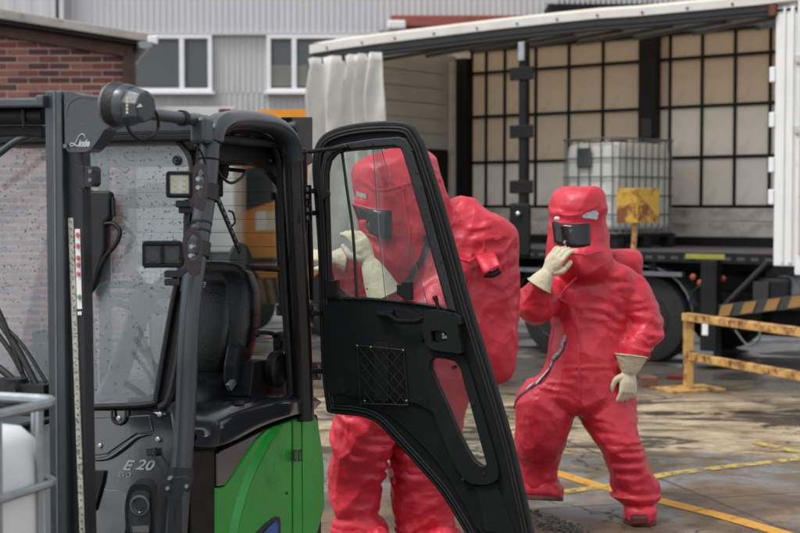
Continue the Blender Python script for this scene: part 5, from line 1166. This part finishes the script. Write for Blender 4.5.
def drape(me, joints, coarse_excess=.12, maxd=.045, iters=160, seed=0.0, grav=.0009, calm=(), bend=.075):
    """a few hundred relaxation steps of a slightly oversized cloth lying over the body: it buckles into folds"""
    n = len(me.vertices); X = np.empty(n * 3); me.vertices.foreach_get('co', X); X = X.reshape(-1, 3)
    No = np.empty(n * 3); me.vertices.foreach_get('normal', No); No = No.reshape(-1, 3)
    E = np.empty(len(me.edges) * 2, dtype=np.int64); me.edges.foreach_get('vertices', E); E = E.reshape(-1, 2)
    D = [(p.vertices[0], p.vertices[2]) for p in me.polygons if len(p.vertices) == 4] + [(p.vertices[1], p.vertices[3]) for p in me.polygons if len(p.vertices) == 4]
    D = np.array(D); A = np.vstack([E, D]); B0 = X.copy()
    L0 = np.linalg.norm(X[A[:, 0]] - X[A[:, 1]], axis=1); mid = (X[A[:, 0]] + X[A[:, 1]]) / 2; dv = (X[A[:, 1]] - X[A[:, 0]]) / L0[:, None]
    ex = coarse_excess * (.1 + 2.6 * np.clip(fbm(mid * 4.2 + seed, 2) * 2 - .8, 0, 1)) * (.35 + 1.3 * np.abs((dv * WD(mid)).sum(1)))
    md = maxd * (.35 + .8 * fbm(X * 3 + seed + 9, 2))
    for (c, ax, rad, amp, k) in joints:
        c = np.array(c); ax = np.array(ax) / np.linalg.norm(ax)
        for arr, P in ((0, mid), (1, X)):
            t = (P - c) @ ax; perp = P - c - t[:, None] * ax; dist = np.linalg.norm(perp, axis=1)
            m_ = np.exp(-(t / rad) ** 2) * np.exp(-(np.maximum(0, dist - .16) / .08) ** 2)
            if arr == 0: ex = ex + amp * 6 * m_ * (.15 + .85 * np.abs(dv @ ax)) * np.clip(fbm(P * 5 + seed, 2) * 3 - .7, .1, 1.6)
            else: md = md + amp * 1.1 * m_
    for c, r in calm:
        for arr, P in ((0, mid), (1, X)):
            q = 1 - .62 * np.exp(-(np.linalg.norm(P - np.array(c), axis=1) / r) ** 4)
            if arr == 0: ex = ex * q
            else: md = md * q
    Lr = L0 * (1 + ex); deg = np.bincount(E.ravel(), minlength=n).astype(float); dga = np.bincount(A.ravel(), minlength=n).astype(float)
    def lap(Y):
        o = np.empty_like(Y)
        for k in range(3): o[:, k] = (np.bincount(E[:, 0], Y[E[:, 1], k], n) + np.bincount(E[:, 1], Y[E[:, 0], k], n)) / deg - Y[:, k]
        return o
    Lb = lap(X); X = X + No * ((fbm(X * 13 + seed, 2) - .5) * .012)[:, None]; V = np.zeros_like(X)
    for it in range(iters):
        P = X + V * .82; P[:, 2] -= grav
        for _ in range(2):
            d = P[A[:, 1]] - P[A[:, 0]]; L = np.linalg.norm(d, axis=1) + 1e-9; corr = d * ((L - Lr) / L * .5)[:, None]
            for k in range(3): P[:, k] += 1.5 * (np.bincount(A[:, 0], corr[:, k], n) - np.bincount(A[:, 1], corr[:, k], n)) / dga
        l1 = lap(P) - Lb * .9; l2 = lap(l1); P = P + .03 * l1 - bend * l2
        off = P - B0; o = np.linalg.norm(off, axis=1) + 1e-9; inn = np.minimum(0, (off * No).sum(1)); f = np.minimum(1, md / o); P = B0 + off * f[:, None] - No * (inn * .35)[:, None]
        V = P - X; X = P
    me.vertices.foreach_set('co', X.reshape(-1)); me.update()
def foldfn(joints, base=.011, seed=0.0):
    def f(P, N):
        q = P + seed
        w1 = np.stack([fbm(q * 3 + 11), fbm(q * 3 + 23), fbm(q * 3 + 37)], 1) - .5
        r1 = np.abs(fbm((q + w1 * .25) * np.array([5.5, 5.5, 4.0]), 2) - .5) * 2
        r2 = np.abs(fbm((q + w1 * .2) * np.array([9, 9, 14.0]) + 50, 2) - .5) * 2
        d = base * 2.2 * (r1 ** .75 - .28) + base * 1.0 * (r2 ** .8 - .28)
        for (c, ax, rad, amp, k) in joints:
            c = np.array(c); ax = np.array(ax) / np.linalg.norm(ax); t = (P - c) @ ax
            perp = P - c - t[:, None] * ax; dist = np.linalg.norm(perp, axis=1)
            m_ = np.exp(-(t / rad) ** 2) * np.exp(-(np.maximum(0, dist - .15) / .12) ** 2)
            ph = k * t + 2.4 * (fbm(q * 4 + 5, 2) - .5) * 4 + (perp @ np.array([3.0, 2.0, 0]))
            d = d + amp * m_ * (np.abs(np.sin(ph)) ** .8 - .6)
        return d
    return f
def hand(parent, wrist, d, nrm, side, scale=1.0, curl=(.5, .6), splay=.12, thumb_open=.5, cuff=None, name='glove', curls=None):
    """wrist point, direction of the fingers, back-of-hand normal, side = direction towards the thumb; cuff: (length, start radius, end radius)"""
    d = Vector(d).normalized(); nrm = Vector(nrm); nrm = (nrm - d * nrm.dot(d)).normalized(); s = d.cross(nrm).normalized(); s = s * (1 if s.dot(Vector(side)) > 0 else -1)
    g = G(); S = scale
    P0 = wrist; rings = []
    for f, wd, tk_ in ((0, .033, .026), (.03, .04, .025), (.06, .048, .024), (.09, .049, .021), (.105, .045, .018)):
        rings.append(hring(P0 + d * (f * S), wd * S, tk_ * S, 18, 1, s, nrm))
    addloft(g, rings)
    for i, (off, L, r) in enumerate(((.034, .075, .0125), (.012, .085, .013), (-.011, .08, .0125), (-.033, .065, .0115))):
        c1, c2 = (curls[i] if curls else curl); a = P0 + d * (.085 * S) + s * (off * S); a2 = P0 + d * (.105 * S) + s * (off * 1.03 * S)
        dd = (d + s * (off / .034 * splay)).normalized(); pts = [a, a2]; ang = 0; p = a2
        for seg, cc in ((.45, c1), (.32, c2), (.23, c2 * .7)):
            ang += cc; vec = dd * math.cos(ang) - nrm * math.sin(ang); p = p + vec * (L * seg * S); pts.append(p)
        g.tube(cat(pts, 4), [r * S * (1.08 - .25 * k / 16) for k in range(17)], 10); g.ball(pts[-1], r * .83 * S, None, 10, 8)
    b = P0 + d * (.025 * S) + s * (.03 * S) - nrm * .005; t1 = b + (d * .6 + s * (thumb_open + .3) - nrm * .25).normalized() * (.042 * S); t2 = t1 + (d * .9 + s * thumb_open * .4 - nrm * .3).normalized() * (.034 * S); t3 = t2 + (d - s * .05 - nrm * .35).normalized() * (.026 * S)
    g.tube(cat([b, t1, t2, t3], 5), [(.018 - .0055 * k / 15) * S for k in range(16)], 10); g.ball(t3, .0125 * S, None, 10, 8)
    if cuff:
        L, r0, r1 = cuff; rr = []
        for k in range(7):
            t = k / 6; rr.append(hring(P0 + d * .02 - d * (L * t), (.034 + (r1 - .034) * t ** .8), (.028 + (r1 * .86 - .028) * t ** .8), 20, 1, s, nrm))
        addloft(g, rr)
    o = fuse(g, .0042, name, 'glove', parent, 3, lambda P, N: .0028 * (fbm(P * 26, 2) - .5) * 2 + .003 * (np.abs(fbm(P * 13 + 3, 2) - .5) * 2 - .3))
    if cuff:
        q = G(); q.tube([p for p in hring(P0 + d * .02 - d * (L * 1.0), r1 * 1.0, r1 * .88, 24, 1, s, nrm)], .0045, 6, closed=True); q.obj('cuff_hem', 'glove', o, smooth=True)
    return o
def surf_strip(parent, sui, pts, wd, th, name, m, toward=None):
    """a tape laid on the suit: points are dropped onto the suit surface along view-independent rays towards the body axis"""
    from mathutils.bvhtree import BVHTree
    bv = BVHTree.FromPolygons([sui.matrix_world @ v.co if False else v.co + WL[sui] for v in sui.data.vertices], [tuple(p.vertices) for p in sui.data.polygons])
    C = cat(pts, 6); q = []; NN = []
    for p in C:
        h = bv.find_nearest(p); q.append(h[0]); NN.append(h[1])
    g = G(); n = len(q); V = []
    for i in range(n):
        t = (q[min(n - 1, i + 1)] - q[max(0, i - 1)]).normalized(); s = t.cross(NN[i]).normalized()
        V += [q[i] + s * wd / 2 + NN[i] * th, q[i] - s * wd / 2 + NN[i] * th, q[i] - s * wd / 2 - NN[i] * .004, q[i] + s * wd / 2 - NN[i] * .004]
    F = [(4 * i + a, 4 * i + (a + 1) % 4, 4 * i + 4 + (a + 1) % 4, 4 * i + 4 + a) for i in range(n - 1) for a in range(4)]
    g.add(V, F + [(0, 1, 2, 3), (4 * n - 4, 4 * n - 3, 4 * n - 2, 4 * n - 1)]); return g.obj(name, m, parent, smooth=True, sharp=30)
def visor(parent, pts, bulge_dir, depth, name='visor'):
    pass

# ---------------------------------------------------------------- person walking (right)
Y2 = 7.96
w2 = thing('person', 'person in a full red chemical protection suit walking, one gloved hand raised to the hood', 'person', ground(590, 515))
def a2(u, v, dy=0.0): return at(u, v, Y2 + dy)
g = G()
stack(g, [(185.5, 570, 590, Y2, .06), (187.5, 562, 599, Y2, .12), (192, 555.5, 603, Y2, .16), (200, 551.5, 605, Y2, .185), (209, 550, 606, Y2, .19), (217, 549.5, 605, Y2, .185), (226, 548, 606.5, Y2, .18), (236, 547, 608.5, Y2, .185), (246, 546, 609, Y2, .19), (254, 547.5, 609, Y2, .19), (262, 553, 609, Y2, .18), (272, 558, 608, Y2, .17)], .85)
stack(g, [(258, 566, 612, Y2, .10), (266, 558, 628, Y2, .14), (276, 553, 636, Y2 + .02, .16), (290, 551, 634, Y2 + .03, .18), (310, 552, 629, Y2 + .03, .185), (330, 552, 626, Y2 + .02, .185), (350, 549, 624, Y2, .19), (368, 543, 627, Y2, .20), (384, 534, 630, Y2, .20), (396, 528, 631, Y2, .19), (404, 540, 626, Y2, .15)])
stack(g, [(376, 532, 582, Y2 + .02, .15), (392, 518, 580, Y2, .16), (408, 515, 575, Y2 - .02, .155), (422, 515.5, 570, Y2 - .02, .15), (440, 516, 563, Y2 + .02, .14), (456, 518, 559, Y2 + .08, .125), (468, 519.5, 557, Y2 + .12, .115), (476, 521, 557, Y2 + .14, .11), (481, 524, 553, Y2 + .15, .09), (487, 527, 549, Y2 + .16, .075)])
stack(g, [(378, 574, 631, Y2, .16), (396, 576, 634, Y2 - .02, .165), (412, 582, 635, Y2 - .05, .16), (428, 592, 637, Y2 - .08, .15), (442, 600, 641, Y2 - .1, .14), (456, 606, 646, Y2 - .1, .13), (470, 610, 651, Y2 - .09, .13), (481, 612.5, 657, Y2 - .08, .125), (490, 613.5, 656, Y2 - .08, .12), (496, 622, 652, Y2 - .08, .085), (502, 626, 650, Y2 - .09, .075)])
stack(g, [(246, 549, 609, Y2 - .01, .2), (252, 547.5, 611, Y2 - .01, .215), (259, 551, 612, Y2 - .01, .215), (266, 557, 611, Y2 - .01, .2), (270, 562, 606, Y2, .17)], .85)
# breathing apparatus under the suit: hump behind the shoulders
stack(g, [(249, 606, 634, Y2 + .26, .07), (253, 602, 639, Y2 + .26, .1), (266, 596, 641, Y2 + .27, .13), (300, 585, 640, Y2 + .27, .13), (350, 580, 626, Y2 + .25, .11)], .7)
limb(g, [a2(624, 282), a2(637, 297, -.02), a2(644, 320, -.04), a2(637, 343, -.1), a2(630, 361, -.14)], [.088, .092, .086, .074, .05])
limb(g, [a2(566, 283, 0), a2(548, 294, -.08), a2(534, 301, -.16), a2(539, 289, -.22), a2(542, 283, -.24)], [.088, .086, .082, .07, .06])
J2 = [(a2(542, 435), (0, 0, 1), .12, .018, 42), (a2(620, 425), (.15, 0, 1), .13, .017, 40), (a2(538, 472), (0, 0, 1), .07, .022, 60), (a2(636, 480), (.1, 0, 1), .08, .024, 58), (a2(642, 318), (.2, 0, 1), .1, .02, 46),
      (a2(534, 300, -.15), (1, 0, .3), .1, .013, 50), (a2(580, 392), (.5, 0, 1), .1, .014, 38), (a2(582, 262), (.1, 0, 1), .07, .012, 60), (a2(622, 290), (.7, 0, -.7), .09, .013, 40)]
s2 = fuse(g, .021, 'suit', 'suit', w2, 3, folds=crease(J2, 1.7, 1.0, [(a2(578, 232, -.2), .17)]), cloth=dict(joints=J2, seed=1.7, calm=[(a2(578, 222), .25), (a2(590, 325), .2), (a2(588, 372, -.1), .13)]))
def dropvisor(sui, poly, Pc, ndir, name, parent, bulge=.012, m='dark_visor', nx=14, ny=6, rad=.16):
    """curved window set on the hood: a grid over the outline, pushed to a smooth cylinder just proud of the hood"""
    from mathutils.bvhtree import BVHTree
    bv = BVHTree.FromPolygons([v.co + WL[sui] for v in sui.data.vertices], [tuple(p.vertices) for p in sui.data.polygons])
    (uL, vTL), (uR, vTR), (uR2, vBR), (uL2, vBL) = poly; g = G(); V = []; ds = []
    for j in range(ny + 1):
        for i in range(nx + 1):
            s, t = i / nx, j / ny; u = (uL * (1 - s) + uR * s) * (1 - t) + (uL2 * (1 - s) + uR2 * s) * t; v = (vTL * (1 - s) + vTR * s) * (1 - t) + (vBL * (1 - s) + vBR * s) * t
            sag = math.sin(math.pi * s); v += sag * 2.0; d = ray(u, v).normalized(); h = bv.ray_cast(EYE, d)
            ds.append(((h[0] - EYE).length if h[0] else None, d, s, t))
    ok = [x for x in ds if x[0]]
    A = np.array([[1, x[2], x[2] ** 2, x[3]] for x in ok]); bb = np.array([x[0] for x in ok]); k = np.linalg.lstsq(A, bb, rcond=None)[0]
    for dist, d, s, t in ds:
        r = k[0] + k[1] * s + k[2] * s * s + k[3] * t; V.append(EYE + d * (r - bulge))
    F = [(j * (nx + 1) + i, j * (nx + 1) + i + 1, (j + 1) * (nx + 1) + i + 1, (j + 1) * (nx + 1) + i) for j in range(ny) for i in range(nx)]
    return V, F, nx, ny
def add_visor(sui, poly, parent, bulge, face=None):
    V, F, nx, ny = dropvisor(sui, poly, None, None, '', parent, bulge)
    n = nx + 1; edge = [V[i] for i in range(n)] + [V[j * n + nx] for j in range(1, ny + 1)] + [V[ny * n + i] for i in range(nx - 1, -1, -1)] + [V[j * n] for j in range(ny - 1, 0, -1)]
    back = V[len(V) // 2]; away = (back - EYE).normalized()
    g = G(); g.add([p + away * .008 for p in V], F); g.obj('visor_backing', 'black_tape', parent, smooth=True, sharp=170)
    if face:
        for (u, v, r, m) in face:
            c = min(V, key=lambda p: (p - at(u, v, p.y)).length); g = G(); g.ball(c + away * .006, (r, .0025, r * .7)); g.obj('breathing_mask', m, parent, smooth=True)
    g = G(); g.add(V, F); vo = g.obj('visor', 'dark_visor', parent, smooth=True, sharp=170); sm = vo.modifiers.new('thick', 'SOLIDIFY'); sm.thickness = .003
    g = G(); g.tube([p + away * .006 for p in edge], .005, 8, closed=True); g.obj('visor_rim', 'black_rubber', vo, smooth=True)
    g = G(); g.tube([p + away * .010 for p in edge], .008, 8, closed=True); g.obj('visor_welt', 'suit', vo, smooth=True)
add_visor(s2, [(552.3, 221.5), (589.5, 223.5), (589.5, 247), (554.5, 243)], w2, .013, [(567, 241, .02, 'mask_grey'), (566, 245, .012, 'sticker_white'), (575, 232, .03, 'window_dark')])
def patch(sui, poly, name, m, parent, th=.004):
    from mathutils.bvhtree import BVHTree
    bv = BVHTree.FromPolygons([v.co + WL[sui] for v in sui.data.vertices], [tuple(p.vertices) for p in sui.data.polygons])
    pts = []
    for u, v in poly:
        h = bv.ray_cast(EYE, ray(u, v).normalized()); pts.append((h[0] if h[0] else at(u, v, sui.location.y)))
    c = sum(pts, Vector()) / len(pts); n = (EYE - c).normalized(); k = max((p - c).dot(n) for p in pts); 
    # fit a plane
    A = np.array([[p.x, p.z, 1] for p in pts]); kk = np.linalg.lstsq(A, np.array([p.y for p in pts]), rcond=None)[0]
    pts = [Vector((p.x, kk[0] * p.x + kk[1] * p.z + kk[2] - th, p.z)) for p in pts]
    g = G(); g.plate(pts, [], Vector((0, th * 2, 0))); return g.obj(name, m, parent), pts
patch(s2, [(582, 216), (587, 212.5), (596, 210.5), (598.5, 213), (597, 219.5), (590, 218.5), (583, 218)], 'reflective_patch', 'silver_patch', w2, .007)
# maker's mark on the brow: small white lettering
def brow(sui, pts_uv, parent, bodies):
    for (u, v, body, size, sx) in bodies:
        from mathutils.bvhtree import BVHTree
        bv = BVHTree.FromPolygons([q.co + WL[sui] for q in sui.data.vertices], [tuple(p.vertices) for p in sui.data.polygons])
        h = bv.ray_cast(EYE, ray(u, v).normalized()); p = h[0] - ray(u, v).normalized() * .012; X = pts_uv
        text(body, p, X, Vector((0, 0, 1)), size, 'lettering', parent, name='brow_lettering', sx=sx, shear=.3, bold=.001)
pass
g = G(); p = a2(557, 218.5, -.19); g.ball(p, (.016, .006, .011)); g.obj('brow_badge', 'sticker_white', w2, smooth=True)
# storm zip across the hip
tp_ = [a2(559, 340, -.19), a2(553, 347, -.19), a2(543, 355, -.19), a2(531, 361, -.18), a2(523, 371, -.16), a2(517, 384, -.12), a2(514.5, 396, -.08), a2(514, 408, -.02)]
surf_strip(w2, s2, tp_, .018, .004, 'zip_tape', 'black_tape'); surf_strip(w2, s2, [p + Vector((.0, 0, .022)) for p in tp_[:6]], .016, .004, 'zip_edge', 'grey_tape')
surf_strip(w2, s2, [a2(u, v, -.25) for u, v in ((574, 268), (575, 300), (576, 330), (578, 360), (579, 390), (577, 402))], .012, .006, 'front_seam', 'suit')
surf_strip(w2, s2, [a2(u, v, -.2) for u, v in ((550, 249), (562, 253), (580, 254.5), (596, 252), (606, 247))], .014, .007, 'hood_seam', 'suit')
surf_strip(w2, s2, [a2(u, v, -.2) for u, v in ((550, 214), (560, 213), (576, 214), (592, 208), (604, 202))], .012, .005, 'hood_seam', 'suit')
# gloves
hand(w2, a2(629.5, 372, -.17), (-.12, -.12, -1), (.3, -1, 0), (-1, -.3, 0), 1.12, curls=[(.35, .5), (.5, .6), (.6, .7), (.75, .8)], thumb_open=.55, cuff=(.11, .05, .092))
hand(w2, a2(546.5, 274, -.27), (.52, -.1, .86), (-.5, -1, .3), (.5, .2, -.2), 1.1, curls=[(.25, .5), (.3, .6), (.35, .7), (.45, .7)], splay=.04, thumb_open=.25, cuff=(.095, .05, .074))
# boots
def boot(parent, ankle, toe, heel, zs, pitch=0, name='boot', wd=.062, up=Vector((0, 0, 1))):
    ax = (toe - heel); L = ax.length; ax.normalize(); sd = up.cross(ax).normalized(); uu = ax.cross(sd) 
    g = G(); rings = []
    for f, w_, h in ((0, .55, .07), (.06, .8, .1), (.2, .92, .125), (.38, .88, .12), (.55, .95, .095), (.75, 1.08, .08), (.9, .95, .07), (.98, .6, .055), (1.0, .3, .04)):
        c = heel + ax * (L * f) + uu * (h * .5 * wd / .062 + .012); rings.append(hring(c, wd * w_, h * .52 * wd / .062, 18, .75, sd, uu))
    addloft(g, rings); limb(g, [heel + ax * L * .22 + uu * .09, ankle], [wd, wd * 1.1])
    o = fuse(g, .006, name, 'suit', parent, 3, foldfn([(heel + ax * L * .4 + uu * .08, ax, .06, .008, 70)], .004, 3))
    q = G(); out = []
    for i in range(28):
        a = 2 * math.pi * i / 28; f = .5 + .5 * math.cos(a); ww = np.interp(f, [0, .1, .3, .45, .75, .93, 1], [.2, .75, .85, .8, 1.05, .75, .1]) * wd * 1.02; out.append(heel + ax * (L * (f * 1.02 - .005)) + sd * (ww * (1 if math.sin(a) >= 0 else -1) * (1 if .001 < f < .999 else 0)) + uu * .001)
    q.plate(out, [], uu * .022); q.obj('sole', 'boot_toe', o, bevel=.004)
    return o, ax, sd, uu
gb = ground(640, 521)
b1, ax_, sd_, uu_ = boot(w2, a2(638, 495, -.08), gb + Vector((-.02, -.15, 0)), gb + Vector((.015, .16, 0)), 0, wd=.088)
g = G(); tpx = gb + Vector((-.018, -.135, .0)); g.box(tpx + Z3 * .04 + Vector((-.012, -.01, 0)), .10, .05, .065, Vector((1, .1, 0)).normalized(), Vector((-.1, 1, 0)).normalized(), Z3); g.obj('toe_guard', 'boot_toe', b1, bevel=.02)
c = a2(638, 497.5, -.17); pts = [a2(638, 500, -.08) + Vector((.078 * math.cos(a), .082 * math.sin(a), .008 * math.sin(2 * a))) for a in [2 * math.pi * i / 20 for i in range(20)]]
g = G(); g.tube(pts, [(.005, .013)] * 20, 8, closed=True, ref=Vector((1, 0, .001))); g.obj('ankle_strap', 'suit', b1, smooth=True)
g = G(); c = a2(641.5, 498, -.175); g.plate([c + Vector((x * .017, 0, z * .021)) for x, z in ((-1, -1), (1, -1), (1, 1), (-1, 1))], [[c + Vector((x * .009, 0, z * .012)) for x, z in ((-1, -1), (1, -1), (1, 1), (-1, 1))]], Vector((0, .006, 0))); g.obj('buckle', 'white_frame', b1)
hl = a2(512, 499, .12); to = a2(562, 501, -.02)
b2, ax_, sd_, uu_ = boot(w2, a2(538, 483, .14), to, hl, 0, wd=.08, up=Vector((.05, .25, 1)).normalized())
g = G(); g.tube(cat([a2(539, 481.5, .03), a2(548, 484.5, .0), a2(561, 485.5, .02)], 5), [(.004, .012)] * 11, 8, ref=Vector((0, 1, 0))); g.obj('cuff_tape', 'grey_tape', w2, smooth=True)

# ---------------------------------------------------------------- person at the cab door (behind it)
Y1 = 7.2
w1 = thing('person', 'person in a full red chemical protection suit leaning in behind the open forklift door', 'person', ground(395, 560))
def a1(u, v, dy=0.0): return at(u, v, Y1 + dy)
g = G()
stack(g, [(147.5, 396, 421, Y1, .05), (150, 385, 427, Y1, .1), (155, 370, 433, Y1, .15), (162, 358, 437, Y1, .185), (169, 352, 440, Y1, .2), (176, 351.5, 442.5, Y1, .21), (186, 353, 445, Y1, .21), (198, 355, 448, Y1, .21), (212, 356, 450, Y1, .21), (226, 359, 451, Y1, .21), (238, 363, 453, Y1, .2), (252, 370, 456, Y1, .2), (268, 380, 462, Y1, .19), (285, 388, 470, Y1, .19)], .85)
stack(g, [(196, 449, 464, Y1 + .1, .07), (199, 447, 472, Y1 + .1, .11), (208, 446, 486, Y1 + .1, .15), (217, 440, 503, Y1 + .1, .17), (226, 432, 514, Y1 + .1, .18), (236, 420, 518, Y1 + .1, .19), (262, 412, 518.5, Y1 + .1, .2), (290, 408, 517.5, Y1 + .1, .2), (320, 420, 517, Y1 + .1, .19), (350, 440, 516, Y1 + .1, .17), (368, 450, 513, Y1 + .1, .14), (376, 462, 506, Y1 + .1, .1), (379.5, 472, 500, Y1 + .1, .05)], .72)
stack(g, [(250, 392, 470, Y1, .16), (270, 388, 480, Y1, .19), (300, 384, 484, Y1, .2), (330, 376, 484, Y1, .2), (355, 364, 480, Y1, .2), (380, 348, 474, Y1, .2), (400, 340, 468, Y1, .18), (412, 350, 460, Y1, .14)])
stack(g, [(380, 340, 400, Y1 - .05, .15), (398, 337, 397, Y1 - .05, .15), (415, 335, 396, Y1 - .05, .15), (432, 332, 393, Y1 - .05, .145), (448, 330.5, 388, Y1 - .04, .14), (464, 329, 383, Y1 - .02, .135), (480, 329.5, 379.5, Y1, .13), (494, 333, 377.5, Y1, .12), (506, 336, 376.5, Y1, .115), (517, 334, 382, Y1, .12), (526, 333, 387, Y1, .12), (533, 340, 384, Y1, .09), (541, 344, 378, Y1, .08)])
stack(g, [(380, 400, 468, Y1 + .08, .16), (398, 396, 466, Y1 + .08, .16), (420, 393, 463, Y1 + .08, .155), (440, 392, 460, Y1 + .08, .15), (460, 391.5, 458, Y1 + .08, .145), (480, 392.5, 456, Y1 + .08, .14), (500, 394, 455, Y1 + .08, .135), (520, 396.5, 455, Y1 + .08, .13), (530, 396, 460, Y1 + .08, .13), (538, 400, 456, Y1 + .08, .1), (546, 405, 448, Y1 + .08, .08)])
limb(g, [a1(458, 262, -.06), a1(440, 296, -.18), a1(420, 322, -.26), a1(396, 318, -.28), a1(384, 300, -.28)], [.10, .098, .092, .085, .078])
limb(g, [a1(420, 262, .12), a1(392, 280, .14), a1(368, 284, .12), a1(352, 268, .02), a1(344, 258, -.05)], [.1, .095, .085, .072, .06])
J1 = [(a1(362, 500), (0, 0, 1), .12, .018, 44), (a1(424, 515), (0, 0, 1), .12, .017, 44), (a1(360, 455), (.1, 0, 1), .14, .013, 36), (a1(426, 440), (.1, 0, 1), .14, .012, 34), (a1(350, 268), (1, 0, .5), .1, .014, 55),
      (a1(400, 262), (.3, 0, 1), .1, .012, 50), (a1(466, 250), (1, 0, -.4), .16, .011, 30), (a1(455, 225), (1, 0, .3), .06, .02, 60), (a1(365, 400), (.4, 0, 1), .1, .012, 40)]
s1 = fuse(g, .022, 'suit', 'suit', w1, 3, folds=crease(J1, 9.1, 1.0, [(a1(372, 220, -.15), .15)]), cloth=dict(joints=J1, seed=9.1, calm=[(a1(402, 205), .29), (a1(475, 320, .1), .16)]))
add_visor(s1, [(353, 204), (391, 211), (391.5, 238.5), (363.5, 232)], w1, .013, [(372, 226, .03, 'window_dark')])
patch(s1, [(355.8, 190.5), (366, 194.5), (366.5, 199), (357, 196)], 'brow_label', 'silver_patch', w1, .014)
surf_strip(w1, s1, [a1(u, v, -.21) for u, v in ((353, 182), (368, 188), (386, 189), (404, 184), (424, 178), (444, 176))], .013, .006, 'hood_seam', 'suit')
surf_strip(w1, s1, [a1(u, v, -.25) for u, v in ((401, 184), (404, 205), (408, 228), (408, 250), (409, 264))], .012, .006, 'hood_seam', 'suit')
surf_strip(w1, s1, [a1(u, v, -.25) for u, v in ((432, 236), (427, 250), (420, 264), (412, 276), (404, 286))], .03, .012, 'chest_strap', 'black_tape')
surf_strip(w1, s1, [a1(u, v, -.2) for u, v in ((455, 240), (470, 250), (490, 245), (508, 236), (517, 230))], .012, .006, 'pack_seam', 'suit')
surf_strip(w1, s1, [a1(u, v, -.2) for u, v in ((477, 280), (480, 310), (482, 340), (486, 368))], .012, .006, 'pack_seam', 'suit')
# valve flap on the pack, folded outward
g = G(); fl = [a1(474, 254, -.14), a1(494, 251, -.14), a1(500, 266, -.235), a1(499, 272, -.24), a1(484, 275, -.235), a1(479, 266, -.19)]
A_, B_, C_, D_ = fl[0], fl[1], fl[2], fl[4]; V = []
for j in range(9):
    for i in range(9):
        s_, t_ = i / 8, j / 8; p = A_.lerp(B_, s_).lerp(D_.lerp(C_, s_), t_); V.append(p + Vector((0, -.022 * math.sin(math.pi * t_ * .9) - .008 * math.sin(math.pi * s_ * 2), .006 * math.sin(math.pi * s_) * t_)))
g.add(V, [(j * 9 + i, j * 9 + i + 1, (j + 1) * 9 + i + 1, (j + 1) * 9 + i) for j in range(8) for i in range(8)]); vf = g.obj('valve_flap', 'suit', w1, smooth=True, sharp=170); sm = vf.modifiers.new('thick', 'SOLIDIFY'); sm.thickness = .005
g = G(); g.tube([a1(484, 274.5, -.2), a1(493, 274.5, -.2), a1(500, 270.5, -.2)], .017, 10); g.obj('valve', 'black_rubber', w1, smooth=True)
hand(w1, a1(369, 262, -.33), (-.42, .05, .9), (.6, -.8, .25), (-.7, -.3, -.2), 1.12, curls=[(.3, .5), (.35, .6), (.4, .6), (.5, .7)], splay=.05, thumb_open=.4, cuff=(.205, .05, .096))
for u, v in ((367, 289), (378, 287.5)): g = G(); g.lathe(a1(u, v, -.40), (0, -1, 0), [(0, .005), (.004, .004)], 8); g.obj('glove_stud', 'black_rubber', w1)
hand(w1, a1(336, 258, -.09), (-.95, -.2, .1), (.1, -.5, .85), (0, -.5, .8), 1.1, curls=[(.4, .6), (.4, .7), (.45, .7), (.5, .7)], splay=.05, thumb_open=.4, cuff=(.06, .05, .07))
gb = ground(360, 556)
boot(w1, a1(361, 536), gb + Vector((-.14, -.03, 0)), gb + Vector((.16, .03, 0)), 0)
gb = ground(426, 558)
boot(w1, a1(427, 541, .08), gb + Vector((-.14, .0, 0)), gb + Vector((.16, .06, 0)), 0)
